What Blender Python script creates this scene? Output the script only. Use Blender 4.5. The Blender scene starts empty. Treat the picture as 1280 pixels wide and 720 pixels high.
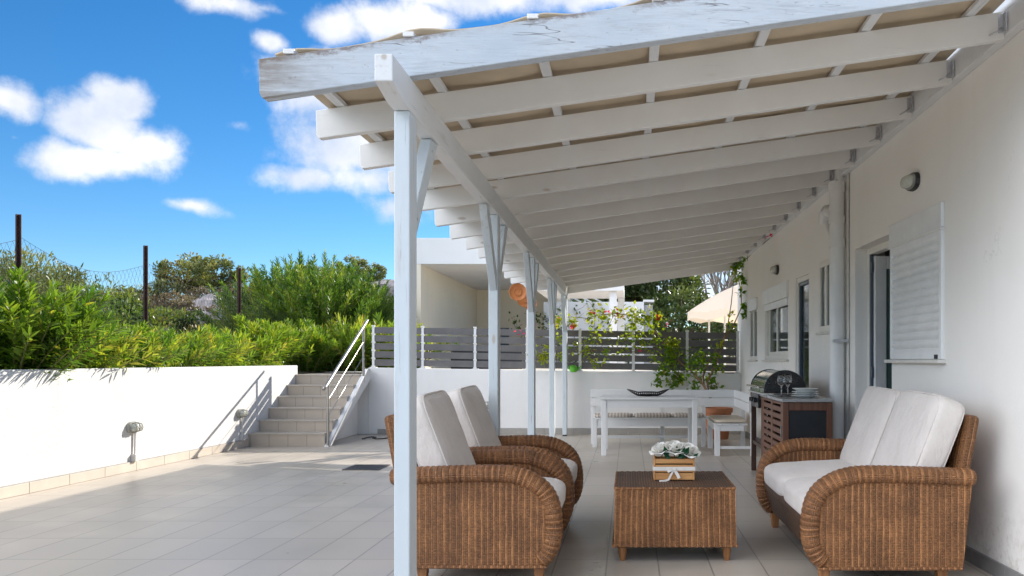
import bpy, bmesh, math, random
import numpy as np
from mathutils import Vector, Matrix

rad = math.radians
random.seed(11)
rng = np.random.default_rng(5)
scene = bpy.context.scene
COL = scene.collection

# ------------------------------------------------------------------ camera
F, VX, VY, EYE = 1090.0, 786.0, 450.0, 1.2      # lens model of the photograph (1280x720)
cam_d = bpy.data.cameras.new('camera')
cam = bpy.data.objects.new('camera', cam_d)
COL.objects.link(cam)
cam.location = (0, 0, EYE)
cam.rotation_euler = (rad(90), 0, 0)
cam_d.sensor_width = 36
cam_d.lens = 36 * F / 1280
cam_d.shift_x = (640 - VX) / 1280
cam_d.shift_y = (VY - 360) / 1280
cam_d.clip_start = 0.05
cam_d.clip_end = 3000
scene.camera = cam

# ------------------------------------------------------------------ sun, sky, exposure
SUN = Vector((1.08, 1.34, 0.80)).normalized()       # towards the sun
sun_d = bpy.data.lights.new('sun', 'SUN')
sun_d.energy = 2.2
sun_d.angle = rad(0.5)
sun_d.color = (1.0, 0.93, 0.83)
sun = bpy.data.objects.new('sun', sun_d)
COL.objects.link(sun)
sun.rotation_euler = SUN.to_track_quat('Z', 'Y').to_euler()
sun.location = (30, 30, 30)

world = bpy.data.worlds.new('World')
scene.world = world
world.use_nodes = True
wn, wl = world.node_tree.nodes, world.node_tree.links
wn.clear()
w_out = wn.new('ShaderNodeOutputWorld')
sky = wn.new('ShaderNodeTexSky')
sky.sky_type = 'NISHITA'
sky.sun_disc = False
sky.sun_elevation = math.asin(SUN.z)
sky.sun_rotation = math.atan2(SUN.x, SUN.y)
sky.air_density = 1.0
sky.dust_density = 0.0
sky.ozone_density = 4.0
sky.altitude = 1500
hs = wn.new('ShaderNodeHueSaturation')
hs.inputs['Saturation'].default_value = 1.25
wl.new(sky.outputs[0], hs.inputs['Color'])
bg = wn.new('ShaderNodeBackground')
bg.inputs[1].default_value = 0.05
wl.new(hs.outputs[0], bg.inputs[0])

# cumulus clouds at fixed directions of the sky (all from the world direction vector)
tc = wn.new('ShaderNodeTexCoord')
def wmath(op, a, b=None, c=None):
    n = wn.new('ShaderNodeMath'); n.operation = op
    for i, v in enumerate((a, b, c)):
        if v is None: continue
        if isinstance(v, (int, float)): n.inputs[i].default_value = v
        else: wl.new(v, n.inputs[i])
    return n.outputs[0]
def wvec(op, a, b):
    n = wn.new('ShaderNodeVectorMath'); n.operation = op
    for i, v in enumerate((a, b)):
        if isinstance(v, (tuple, list)): n.inputs[i].default_value = v
        else: wl.new(v, n.inputs[i])
    return n
def wnoise(scale, detail, rough=0.55, vec=None):
    n = wn.new('ShaderNodeTexNoise'); n.inputs['Scale'].default_value = scale
    n.inputs['Detail'].default_value = detail; n.inputs['Roughness'].default_value = rough
    wl.new(vec if vec is not None else tc.outputs['Generated'], n.inputs['Vector'])
    return n
warp = wnoise(9, 3)
wv = wvec('SUBTRACT', warp.outputs['Color'], (0.5, 0.5, 0.5))
wv2 = wvec('SCALE', wv.outputs[0], (0, 0, 0)); wv2.inputs['Scale'].default_value = 0.035
dirv = wvec('ADD', tc.outputs['Generated'], wv2.outputs[0]).outputs[0]
PUFFS = [  # photo direction x, y, half width, half height, density
    (158, 132, 38, 30, 1.15), (140, 162, 58, 38, 1.2), (122, 202, 84, 26, 1.0), (186, 184, 48, 40, 1.15), (150, 200, 70, 26, 1.1),
    (290, 2, 62, 20, .9), (335, 8, 40, 12, .7), (418, 34, 42, 24, 1), (478, 26, 52, 24, 1), (535, 22, 46, 20, 1),
    (338, 54, 26, 18, .95), (610, -4, 130, 26, 1), (720, -10, 120, 26, 1),
    (425, 120, 86, 60, .90), (440, 190, 84, 55, .95), (380, 226, 66, 22, .92), (455, 228, 76, 30, .9), (480, 262, 46, 30, .8), (370, 95, 60, 36, .8),
    (12, 128, 40, 26, .8), (28, 140, 24, 16, .6), (248, 257, 36, 12, .8), (95, 138, 18, 8, .6), (12, 172, 20, 8, .5), (296, 158, 30, 12, .42),
    (850, 362, 70, 30, .9), (560, 268, 120, 30, .5), (1000, 330, 160, 40, .8), (1400, -200, 400, 120, .9), (300, -400, 300, 90, .8),
    (-600, 150, 260, 70, .9), (-300, -50, 140, 50, .7), (900, -500, 300, 90, .8)]
dens = None
FILL_BANKS = [  # azimuth, elevation, half angles (deg): unseen cloud banks added behind and above the camera as fill
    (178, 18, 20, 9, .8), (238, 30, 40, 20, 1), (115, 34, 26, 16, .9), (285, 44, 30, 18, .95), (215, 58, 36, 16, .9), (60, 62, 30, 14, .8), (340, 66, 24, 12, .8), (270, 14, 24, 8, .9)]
for (az, el, ra, re_, s) in FILL_BANKS:
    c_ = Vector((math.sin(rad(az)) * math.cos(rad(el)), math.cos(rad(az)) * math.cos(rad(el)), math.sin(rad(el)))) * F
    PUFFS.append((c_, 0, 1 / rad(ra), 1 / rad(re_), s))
for (px, py, rx, ry, s) in PUFFS:
    if isinstance(px, Vector): v = px.copy(); L = 1; rx, ry = 1 / rx, 1 / ry
    else: v = Vector((px - VX, F, VY - py)); L = v.length
    v.normalize()
    d = wvec('SUBTRACT', dirv, tuple(v)).outputs[0]
    k = L / rx; kz = L / ry
    d = wvec('MULTIPLY', d, (k, k, kz)).outputs[0]
    ln = wvec('LENGTH', d, (0, 0, 0)).outputs['Value']
    s *= 1.16; m = wmath('MULTIPLY_ADD', ln, -s * 0.60, s)
    dens = m if dens is None else wmath('MAXIMUM', dens, m)
fb = wnoise(16, 8, 0.6)
fd = wmath('MULTIPLY_ADD', wmath('SUBTRACT', fb.outputs['Fac'], 0.5), 1.45, dens)
mr = wn.new('ShaderNodeMapRange'); mr.interpolation_type = 'SMOOTHSTEP'
wl.new(fd, mr.inputs['Value'])
mr.inputs['From Min'].default_value = 0.36; mr.inputs['From Max'].default_value = 0.92
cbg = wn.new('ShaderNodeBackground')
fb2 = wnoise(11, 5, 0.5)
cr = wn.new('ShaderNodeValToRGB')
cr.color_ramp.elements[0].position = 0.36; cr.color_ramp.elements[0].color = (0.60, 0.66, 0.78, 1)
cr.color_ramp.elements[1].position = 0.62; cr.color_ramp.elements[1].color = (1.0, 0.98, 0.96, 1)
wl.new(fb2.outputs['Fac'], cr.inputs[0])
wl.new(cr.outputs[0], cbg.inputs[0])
dsun = wvec('DOT_PRODUCT', tc.outputs['Generated'], tuple(-SUN)).outputs['Value']     # clouds opposite the sun brightened, so the added banks fill the shade
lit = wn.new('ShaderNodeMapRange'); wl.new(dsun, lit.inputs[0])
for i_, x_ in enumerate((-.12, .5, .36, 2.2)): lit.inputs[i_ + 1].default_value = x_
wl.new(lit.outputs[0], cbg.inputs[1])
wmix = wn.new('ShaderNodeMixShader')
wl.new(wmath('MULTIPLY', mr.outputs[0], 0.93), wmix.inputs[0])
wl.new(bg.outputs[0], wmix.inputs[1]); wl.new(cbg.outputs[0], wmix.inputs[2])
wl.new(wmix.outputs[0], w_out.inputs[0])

scene.view_settings.view_transform = 'Standard'
scene.view_settings.look = 'None'
scene.view_settings.exposure = 1.8
scene.view_settings.gamma = 1.0
scene.cycles.max_bounces = 10
scene.cycles.diffuse_bounces = 6
scene.cycles.transparent_max_bounces = 12
scene.cycles.use_denoising = True

def P(px, py, d):
    """point of the world seen at photograph pixel (px, py) at depth d"""
    return Vector(((px - VX) * d / F, d, EYE + (VY - py) * d / F))

# ------------------------------------------------------------------ mesh helpers
class MB:
    def __init__(self):
        self.v = []; self.f = []; self.uv = []; self.has_uv = False
    def add(self, verts, faces, uvs=None):
        o = len(self.v)
        self.v.extend([tuple(p) for p in verts])
        for k, f in enumerate(faces):
            self.f.append(tuple(i + o for i in f))
            if uvs is not None:
                self.has_uv = True; self.uv.append(uvs[k])
            else:
                self.uv.append(None)
    def box(self, x0, x1, y0, y1, z0, z1, M=None):
        vs = [Vector((x, y, z)) for z in (z0, z1) for y in (y0, y1) for x in (x0, x1)]
        if M is not None: vs = [M @ p for p in vs]
        fs = [(0, 2, 3, 1), (4, 5, 7, 6), (0, 1, 5, 4), (1, 3, 7, 5), (3, 2, 6, 7), (2, 0, 4, 6)]
        uvs = []
        for f in fs:
            n = (vs[f[1]] - vs[f[0]]).cross(vs[f[3]] - vs[f[0]])
            a = max(range(3), key=lambda i: abs(n[i]))
            if a == 0: uvs.append([(vs[i].y, vs[i].z) for i in f])
            elif a == 1: uvs.append([(vs[i].x, vs[i].z) for i in f])
            else: uvs.append([(vs[i].x, vs[i].y) for i in f])
        self.add(vs, fs, uvs)
        return self
    def bar(self, a, b, w, h, up=(0, 0, 1)):
        """box from a to b, w wide sideways, h tall along up"""
        a, b = Vector(a), Vector(b); d = (b - a); L = d.length; d.normalize()
        up = Vector(up); s = d.cross(up)
        if s.length < 1e-4: s = d.cross(Vector((0, 1, 0)))
        s.normalize(); u = s.cross(d).normalized()
        M = Matrix((s, d, u)).transposed().to_4x4(); M.translation = a
        return self.box(-w / 2, w / 2, 0, L, -h / 2, h / 2, M)
    def tube(self, pts, r, n=8, caps=True, ref=None):
        pts = [Vector(p) for p in pts]
        rs = r if isinstance(r, (list, tuple)) else [r] * len(pts)
        rings = []; ux = None; s = 0
        vs = []; cum = []
        for i, p in enumerate(pts):
            t = (pts[min(i + 1, len(pts) - 1)] - pts[max(i - 1, 0)])
            if t.length < 1e-9: t = Vector((0, 0, 1))
            t.normalize()
            if ux is None:
                ux = t.cross(Vector((0, 0, 1)))
                if ux.length < 1e-3: ux = t.cross(Vector((0, 1, 0)))
            ux = (ux - t * ux.dot(t)).normalized(); uy = t.cross(ux)
            if i: s += (pts[i] - pts[i - 1]).length
            cum.append(s)
            for k in range(n):
                a = 2 * math.pi * k / n
                vs.append(p + ux * math.cos(a) * rs[i] + uy * math.sin(a) * rs[i])
        fs = []; uvs = []
        per = 2 * math.pi * rs[0]
        for i in range(len(pts) - 1):
            for k in range(n):
                fs.append((i * n + k, i * n + (k + 1) % n, (i + 1) * n + (k + 1) % n, (i + 1) * n + k))
                uvs.append([(cum[i], per * k / n), (cum[i], per * (k + 1) / n), (cum[i + 1], per * (k + 1) / n), (cum[i + 1], per * k / n)])
        if caps:
            fs.append(tuple(range(n - 1, -1, -1))); uvs.append([(0, 0)] * n)
            fs.append(tuple((len(pts) - 1) * n + k for k in range(n))); uvs.append([(0, 0)] * n)
        self.add(vs, fs, uvs)
        return self
    def lathe(self, prof, c=(0, 0, 0), n=24, M=None):
        """prof: list of (r, z)"""
        vs = []; c = Vector(c)
        for r, z in prof:
            for k in range(n):
                a = 2 * math.pi * k / n
                p = Vector((r * math.cos(a), r * math.sin(a), z))
                if M is not None: p = M @ p
                vs.append(p + c)
        fs = []
        for i in range(len(prof) - 1):
            for k in range(n):
                fs.append((i * n + k, i * n + (k + 1) % n, (i + 1) * n + (k + 1) % n, (i + 1) * n + k))
        fs.append(tuple(range(n - 1, -1, -1)))
        fs.append(tuple((len(prof) - 1) * n + k for k in range(n)))
        self.add(vs, fs)
        return self
    def prism(self, poly, a, b, plane='xz'):
        """extrude polygon (list of 2-tuples) from a to b along the remaining axis"""
        def mk(p, t):
            return {'xz': (p[0], t, p[1]), 'yz': (t, p[0], p[1]), 'xy': (p[0], p[1], t)}[plane]
        n = len(poly)
        vs = [mk(p, a) for p in poly] + [mk(p, b) for p in poly]
        fs = [tuple(range(n)), tuple(range(2 * n - 1, n - 1, -1))]
        uvs = [[tuple(poly[i]) for i in range(n)], [tuple(poly[i - n]) for i in range(2 * n - 1, n - 1, -1)]]
        s = 0
        for i in range(n):
            j = (i + 1) % n
            l = math.dist(poly[i], poly[j])
            fs.append((i, i + n, j + n, j))
            uvs.append([(s, a), (s, b), (s + l, b), (s + l, a)])
            s += l
        self.add(vs, fs, uvs)
        return self
    def build(self, name, mat, parent=None, smooth=False, bevel=0, seg=2, recalc=True):
        me = bpy.data.meshes.new(name)
        off = Vector(WLOC.get(parent.name, (0, 0, 0))) if parent is not None else Vector((0, 0, 0))
        me.from_pydata([tuple(Vector(p) - off) for p in self.v], [], self.f)
        if self.has_uv:
            ul = me.uv_layers.new(name='UVMap')
            li = 0
            for pol, uv in zip(me.polygons, self.uv):
                for k, l in enumerate(pol.loop_indices):
                    if uv is not None: ul.data[l].uv = uv[k]
        if recalc:
            bm = bmesh.new(); bm.from_mesh(me)
            bmesh.ops.recalc_face_normals(bm, faces=bm.faces); bm.to_mesh(me); bm.free()
        me.materials.append(mat)
        if smooth:
            for p in me.polygons: p.use_smooth = True
        o = bpy.data.objects.new(name, me)
        COL.objects.link(o)
        if parent is not None:
            o.parent = parent
            WLOC[o.name] = tuple(off)
        if bevel:
            m = o.modifiers.new('bevel', 'BEVEL'); m.width = bevel; m.segments = seg
            m.limit_method = 'ANGLE'; m.angle_limit = rad(40); m.harden_normals = False
        if smooth == 'auto':
            try: me.set_sharp_from_angle(angle=rad(38))
            except Exception: pass
        return o
WLOC = {}
def tag(o, label=None, cat=None, group=None, kind=None):
    if label: o['label'] = label
    if cat: o['category'] = cat
    if group: o['group'] = group
    if kind: o['kind'] = kind
    return o
def thing(name, loc, label, cat, group=None, rz=0, local=False):
    """an Empty at the base of a thing; children are built in world (or, if local, in its own) coordinates"""
    o = bpy.data.objects.new(name, None); COL.objects.link(o)
    o.location = loc; o.rotation_euler = (0, 0, rz); o.empty_display_size = 0.1
    WLOC[o.name] = (0, 0, 0) if local else tuple(loc)
    return tag(o, label, cat, group)
def copy_tree(o, loc=None, rz=None, label=None, parent=None):
    c = o.copy(); COL.objects.link(c)
    if parent is not None: c.parent = parent
    if loc is not None: c.location = loc
    if rz is not None: c.rotation_euler = (0, 0, rz)
    if label: c['label'] = label
    for ch in list(o.children): copy_tree(ch, parent=c)
    return c

# ------------------------------------------------------------------ materials
class NT:
    def __init__(self, name):
        self.m = bpy.data.materials.new(name); self.m.use_nodes = True
        self.n, self.l = self.m.node_tree.nodes, self.m.node_tree.links
        self.b = self.n['Principled BSDF']; self.out = self.n['Material Output']
        self._tc = None
    def tc(self, k='Object'):
        if self._tc is None: self._tc = self.n.new('ShaderNodeTexCoord')
        return self._tc.outputs[k]
    def math(self, op, a, b=None, c=None, clamp=False):
        n = self.n.new('ShaderNodeMath'); n.operation = op; n.use_clamp = clamp
        for i, v in enumerate((a, b, c)):
            if v is None: continue
            if isinstance(v, (int, float)): n.inputs[i].default_value = v
            else: self.l.new(v, n.inputs[i])
        return n.outputs[0]
    def mapping(self, vec, scale=(1, 1, 1), loc=(0, 0, 0)):
        n = self.n.new('ShaderNodeMapping'); n.inputs['Scale'].default_value = scale; n.inputs['Location'].default_value = loc
        self.l.new(vec, n.inputs['Vector']); return n.outputs[0]
    def noise(self, scale, detail=4, rough=0.55, vec=None, color=False):
        n = self.n.new('ShaderNodeTexNoise'); n.inputs['Scale'].default_value = scale
        n.inputs['Detail'].default_value = detail; n.inputs['Roughness'].default_value = rough
        self.l.new(vec if vec is not None else self.tc(), n.inputs['Vector'])
        return n.outputs['Color' if color else 'Fac']
    def ramp(self, fac, stops):
        n = self.n.new('ShaderNodeValToRGB'); e = n.color_ramp.elements
        while len(e) < len(stops): e.new(0.5)
        for el, (p, c) in zip(e, stops):
            el.position = p; el.color = (*c, 1) if len(c) == 3 else c
        self.l.new(fac, n.inputs[0]); return n.outputs[0]
    def mix(self, fac, a, b, mode='MIX'):
        n = self.n.new('ShaderNodeMix'); n.data_type = 'RGBA'; n.blend_type = mode
        for s, v in ((n.inputs[0], fac), (n.inputs[6], a), (n.inputs[7], b)):
            if isinstance(v, (int, float)): s.default_value = v
            elif isinstance(v, (tuple, list)): s.default_value = (*v, 1) if len(v) == 3 else v
            else: self.l.new(v, s)
        return n.outputs[2]
    def rng(self, v, a, b, c, d, smooth=False):
        n = self.n.new('ShaderNodeMapRange')
        if smooth: n.interpolation_type = 'SMOOTHSTEP'
        self.l.new(v, n.inputs[0])
        for i, x in enumerate((a, b, c, d)): n.inputs[i + 1].default_value = x
        return n.outputs[0]
    def bump(self, h, strength=0.3, dist=0.01, normal=None):
        n = self.n.new('ShaderNodeBump'); n.inputs['Strength'].default_value = strength; n.inputs['Distance'].default_value = dist
        self.l.new(h, n.inputs['Height'])
        if normal is not None: self.l.new(normal, n.inputs['Normal'])
        self.l.new(n.outputs[0], self.b.inputs['Normal']); return n.outputs[0]
    def set(self, **k):
        for a, v in k.items():
            s = self.b.inputs[a.replace('_', ' ')]
            if isinstance(v, (int, float)): s.default_value = v
            elif isinstance(v, (tuple, list)): s.default_value = (*v, 1) if len(v) == 3 else v
            else: self.l.new(v, s)
        return self

def simple(name, col, rough=0.5, var=0.12, scale=6, bump=0.0, bscale=60, metallic=0.0, spec=0.5, bdist=0.004):
    t = NT(name)
    f = t.noise(scale, 5)
    lo = tuple(c * (1 - var) for c in col); hi = tuple(min(1, c * (1 + var)) for c in col)
    t.set(Base_Color=t.ramp(f, [(0.3, lo), (0.7, hi)]), Metallic=metallic)
    t.set(Roughness=t.rng(t.noise(scale * 2.3, 3), 0.3, 0.7, max(0, rough - 0.07), min(1, rough + 0.07)))
    t.b.inputs['Specular IOR Level'].default_value = spec
    if bump: t.bump(t.noise(bscale, 5, 0.6), bump, bdist)
    return t.m

def plaster(name, col, rough_bump=0.35, scale=55, dirt=0.06):
    t = NT(name)
    f = t.noise(1.3, 5, 0.6); g = t.noise(scale, 4, 0.65)
    c = t.ramp(f, [(0.3, tuple(x * (1 - dirt) for x in col)), (0.65, col)])
    st = t.noise(1, 4, 0.6, t.mapping(t.tc(), (5, 5, 0.5)))
    c = t.mix(t.rng(st, 0.56, 0.8, 0, 0.16), c, tuple(x * .68 for x in (col[0], col[1] * .97, col[2] * .9)))
    t.set(Base_Color=c, Roughness=0.85)
    t.b.inputs['Specular IOR Level'].default_value = 0.25
    h = t.math('MULTIPLY_ADD', t.noise(6, 3), 0.9, g)
    t.bump(h, rough_bump, 0.006)
    return t.m

def wood_paint(name, axis, wear=0.12, col=(0.78, 0.79, 0.78), bare=(0.43, 0.40, 0.36)):
    """painted timber, grain along axis, bare wood showing through where the paint has worn"""
    t = NT(name)
    s = [26, 26, 26]; s[axis] = 1.2
    s2 = [85, 85, 85]; s2[axis] = 2.2
    g = t.noise(1, 6, 0.65, t.mapping(t.tc(), s))
    cr = t.noise(1, 5, 0.7, t.mapping(t.tc(), s2))
    blot = t.noise(2.1, 4, 0.6)
    c = t.ramp(blot, [(0.3, tuple(x * .93 for x in col)), (0.7, col)])
    m = t.math('MULTIPLY_ADD', blot, 0.5, t.math('MULTIPLY', g, 0.5))
    th = 0.66 - wear * 0.75
    c = t.mix(t.rng(m, th, th + 0.14, 0, min(0.85, 0.25 + wear * 2.0), True), c, bare)
    c = t.mix(t.rng(cr, 0.66 - wear * .22, 0.72 - wear * .22, 0, min(.9, 0.12 + wear * 2.6), True), c, (0.16, 0.12, 0.09))
    vk = t.n.new('ShaderNodeTexVoronoi'); vk.inputs['Scale'].default_value = 1.0
    sk = [7.5, 7.5, 7.5]; sk[axis] = 2.6
    t.l.new(t.mapping(t.tc(), sk), vk.inputs['Vector'])
    rk = t.n.new('ShaderNodeSeparateColor'); t.l.new(vk.outputs['Color'], rk.inputs[0])
    knot = t.math('MULTIPLY', t.rng(vk.outputs['Distance'], 0.05, 0.13, 1, 0, True), t.rng(rk.outputs[0], 0.72, 0.76, 0, 0.6))
    c = t.mix(knot, c, (0.40, 0.31, 0.21))
    t.set(Base_Color=c, Roughness=0.55)
    t.b.inputs['Specular IOR Level'].default_value = 0.35
    t.bump(t.math('ADD', g, t.math('MULTIPLY', cr, 0.6)), 0.18 + wear, 0.004)
    return t.m

def wood(name, c1, c2, axis, rough=0.45):
    t = NT(name)
    s = [38, 38, 38]; s[axis] = 2.2
    g = t.noise(1, 6, 0.6, t.mapping(t.tc(), s))
    t.set(Base_Color=t.ramp(g, [(0.3, c1), (0.7, c2)]), Roughness=rough)
    t.bump(g, 0.15, 0.003)
    return t.m

def tiles(name, w, h, ox, oy, col, grout, gsz=0.0045, vec=None, var=0.06, rough=0.34):
    t = NT(name)
    br = t.n.new('ShaderNodeTexBrick')
    br.offset = 0.0; br.squash = 1.0
    t.l.new(t.mapping(t.tc() if vec is None else vec(t), (1, 1, 1), (-ox, -oy, 0)), br.inputs['Vector'])
    br.inputs['Scale'].default_value = 1
    br.inputs['Mortar Size'].default_value = gsz
    br.inputs['Mortar Smooth'].default_value = 0.15
    br.inputs['Brick Width'].default_value = w; br.inputs['Row Height'].default_value = h
    br.inputs['Color1'].default_value = (*[c * (1 - var) for c in col], 1)
    br.inputs['Color2'].default_value = (*[c * (1 + var) for c in col], 1)
    br.inputs['Mortar'].default_value = (*grout, 1)
    f = t.noise(1.7, 6, 0.65)
    c = t.mix(1.0, br.outputs['Color'], t.ramp(f, [(0.25, (0.86, .85, .84)), (0.7, (1.05, 1.04, 1.03))]), 'MULTIPLY')
    st = t.noise(9, 5, 0.7)
    c = t.mix(t.rng(st, 0.56, 0.80, 0, 0.11), c, tuple(x * .72 for x in col))
    t.set(Base_Color=c, Roughness=t.rng(f, 0.3, 0.7, rough - .07, rough + .12))
    h2 = t.math('MULTIPLY_ADD', br.outputs['Fac'], -1.0, t.math('MULTIPLY', t.noise(60, 3), 0.08))
    t.bump(h2, 0.35, 0.003)
    return t.m

def wicker(name, dark, light, rib=0.033, row=0.0085, stake=0.22):
    t = NT(name)
    sx = t.n.new('ShaderNodeSeparateXYZ'); t.l.new(t.tc('UV'), sx.inputs[0])
    u, v = sx.outputs[0], sx.outputs[1]
    wob = t.math('MULTIPLY', t.math('SUBTRACT', t.noise(9, 2), 0.5), 0.010)
    u = t.math('ADD', u, wob); v = t.math('ADD', v, t.math('MULTIPLY', wob, 0.7))
    sub_ = rib / 3
    ru = t.math('DIVIDE', u, sub_); rv = t.math('DIVIDE', v, row)
    k = t.math('FLOOR', ru); j = t.math('FLOOR', rv)
    prof = t.math('MULTIPLY_ADD', t.math('COSINE', t.math('MULTIPLY', t.math('SUBTRACT', ru, 0.5), 2 * math.pi)), 0.5, 0.5)
    strand = t.math('MULTIPLY_ADD', t.math('COSINE', t.math('MULTIPLY', t.math('SUBTRACT', rv, 0.5), 2 * math.pi)), 0.5, 0.5)
    spine = t.math('LESS_THAN', t.math('FLOORED_MODULO', k, 3.0), 0.5)            # every third column is the upright stake
    par = t.math('FLOORED_MODULO', t.math('ADD', k, j), 2.0)                       # over / under weave between the stakes
    weave = t.math('MULTIPLY', t.math('MULTIPLY_ADD', par, 0.52, 0.42), strand)
    sp_h = t.math('MULTIPLY_ADD', strand, 0.10 + .5 * (0.22 - stake), 0.62 + .8 * stake)
    over = t.math('ADD', t.math('MULTIPLY', spine, sp_h), t.math('MULTIPLY', t.math('SUBTRACT', 1.0, spine), weave))
    h = t.math('MULTIPLY', t.math('MULTIPLY_ADD', prof, 0.5, 0.5), over)
    ribh = t.math('MULTIPLY_ADD', spine, stake, 0.90 - stake)
    cv = t.n.new('ShaderNodeCombineXYZ'); t.l.new(t.math('MULTIPLY', k, 0.37), cv.inputs[0]); t.l.new(t.math('MULTIPLY', j, 0.73), cv.inputs[1])
    wn_ = t.n.new('ShaderNodeTexWhiteNoise'); t.l.new(cv.outputs[0], wn_.inputs['Vector'])
    big = t.noise(4.5, 6, 0.68)
    ck = t.n.new('ShaderNodeCombineXYZ'); t.l.new(t.math('MULTIPLY', k, 0.91), ck.inputs[0])
    wk = t.n.new('ShaderNodeTexWhiteNoise'); t.l.new(ck.outputs[0], wk.inputs['Vector'])
    tone = t.math('ADD', t.math('ADD', t.math('MULTIPLY', wn_.outputs[0], 0.32), t.math('MULTIPLY', wk.outputs[0], 0.30)), t.math('MULTIPLY_ADD', big, 1.5, -0.55), clamp=True)
    mid = tuple((a + b) / 2 for a, b in zip(dark, light))
    c = t.ramp(tone, [(0.05, tuple(x * .55 for x in mid)), (0.45, mid), (0.9, light)])
    c = t.mix(t.rng(h, 0.0, 0.38, 0.55, 0.0), c, dark)
    c = t.mix(t.math('MULTIPLY', t.math('SUBTRACT', 1.0, ribh), 0.62), c, tuple(x * .8 for x in dark))
    t.set(Base_Color=c, Roughness=0.5)
    t.b.inputs['Specular IOR Level'].default_value = 0.4
    t.bump(h, 0.9, 0.007)
    return t.m

def leaf_mat(name, c1, c2, c3, trans=0.45, rough=0.42):
    """leaf with its own per leaf tint and light passing through it"""
    t = NT(name)
    a = t.n.new('ShaderNodeAttribute'); a.attribute_name = 'tint'
    oi = t.n.new('ShaderNodeObjectInfo')
    f = t.math('ADD', t.math('MULTIPLY', a.outputs['Fac'], 0.8), t.math('MULTIPLY', oi.outputs['Random'], 0.2))
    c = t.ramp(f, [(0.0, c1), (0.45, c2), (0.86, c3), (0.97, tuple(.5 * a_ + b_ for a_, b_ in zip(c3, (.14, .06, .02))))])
    t.set(Base_Color=c, Roughness=rough)
    t.b.inputs['Specular IOR Level'].default_value = 0.4
    tr = t.n.new('ShaderNodeBsdfTranslucent')
    t.l.new(t.mix(1.0, c, (1.5, 1.45, 0.55), 'MULTIPLY'), tr.inputs['Color'])
    mx = t.n.new('ShaderNodeMixShader'); mx.inputs[0].default_value = trans
    t.l.new(t.b.outputs[0], mx.inputs[1]); t.l.new(tr.outputs[0], mx.inputs[2])
    t.l.new(mx.outputs[0], t.out.inputs[0])
    return t.m

def pane_mat(name, tint=(0.9, 0.95, 0.95), refl=0.12):
    t = NT(name)
    tr = t.n.new('ShaderNodeBsdfTransparent'); tr.inputs[0].default_value = (*tint, 1)
    gl = t.n.new('ShaderNodeBsdfGlossy'); gl.inputs['Roughness'].default_value = 0.02
    lw = t.n.new('ShaderNodeLayerWeight'); lw.inputs[0].default_value = 0.25
    f = t.math('ADD', t.math('MULTIPLY', lw.outputs['Fresnel'], 0.5), refl, clamp=True)
    mx = t.n.new('ShaderNodeMixShader')
    t.l.new(f, mx.inputs[0]); t.l.new(tr.outputs[0], mx.inputs[1]); t.l.new(gl.outputs[0], mx.inputs[2])
    t.l.new(mx.outputs[0], t.out.inputs[0])
    return t.m

M = {}
def house_plaster():
    t = NT('house_plaster')
    v = t.tc()
    f = t.noise(0.9, 6, 0.62)
    c = t.ramp(f, [(0.3, (0.82, 0.795, 0.745)), (0.68, (0.86, 0.84, 0.795))])
    vo = t.n.new('ShaderNodeTexVoronoi'); vo.feature = 'DISTANCE_TO_EDGE'; vo.inputs['Scale'].default_value = 0.42
    ad = t.n.new('ShaderNodeVectorMath'); ad.operation = 'MULTIPLY_ADD'
    t.l.new(t.noise(1.7, 6, 0.7, color=True), ad.inputs[0]); ad.inputs[1].default_value = (0.9, 0.9, 0.9); t.l.new(v, ad.inputs[2])
    t.l.new(ad.outputs[0], vo.inputs['Vector'])
    crack = t.rng(vo.outputs['Distance'], 0.0, 0.0035, 1, 0)
    crack = t.math('MULTIPLY', crack, t.rng(t.noise(0.6, 2), 0.52, 0.6, 0, 0.5, True))
    c = t.mix(crack, c, (0.45, 0.42, 0.38))
    sx = t.n.new('ShaderNodeSeparateXYZ'); t.l.new(v, sx.inputs[0])
    spl = t.math('MULTIPLY', t.rng(sx.outputs[2], 0.05, 0.55, 1, 0, True), t.rng(t.noise(14, 6, 0.75), 0.42, 0.7, 0, 0.5, True))
    c = t.mix(spl, c, (0.42, 0.37, 0.30))
    st = t.noise(1, 5, 0.65, t.mapping(v, (3.2, 3.2, 0.28)))
    c = t.mix(t.rng(st, 0.54, 0.78, 0, 0.09), c, (0.50, 0.46, 0.40))
    t.set(Base_Color=c, Roughness=0.85)
    t.b.inputs['Specular IOR Level'].default_value = 0.25
    t.bump(t.math('ADD', t.math('MULTIPLY', t.noise(3.5, 4), 1.6), t.math('MULTIPLY', t.noise(45, 4, 0.65), 0.8)), 0.22, 0.008)
    return t.m
M['wall'] = house_plaster()
M['stucco'] = plaster('garden_stucco', (0.72, 0.71, 0.69), 1.0, 48, 0.09)
M['backwall'] = plaster('back_wall_stucco', (0.83, 0.82, 0.80), 0.4, 50, 0.07)
M['floor'] = tiles('terrace_tiles', 0.303, 0.62, -0.13, 5.25, (0.50, 0.45, 0.385), (0.28, 0.25, 0.215))
M['step_tile'] = tiles('step_tiles', 0.262, 5.0, -5.25, -2.5, (0.50, 0.435, 0.365), (0.31, 0.265, 0.22))
M['skirt_tile'] = tiles('skirting_tiles', 0.45, 5.0, 0, -2.5, (0.40, 0.365, 0.325), (0.28, 0.26, 0.23), vec=lambda t: t.tc('UV'))
M['skirt_grey'] = simple('grey_skirting', (0.23, 0.225, 0.22), 0.5, 0.15, 5)
M['cap'] = simple('grey_trim', (0.36, 0.34, 0.32), 0.6)
M['post'] = wood_paint('painted_post', 2, 0.17, (0.63, 0.69, 0.72))
M['beam'] = wood_paint('painted_beam', 1, 0.13, (0.76, 0.77, 0.77))
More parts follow.
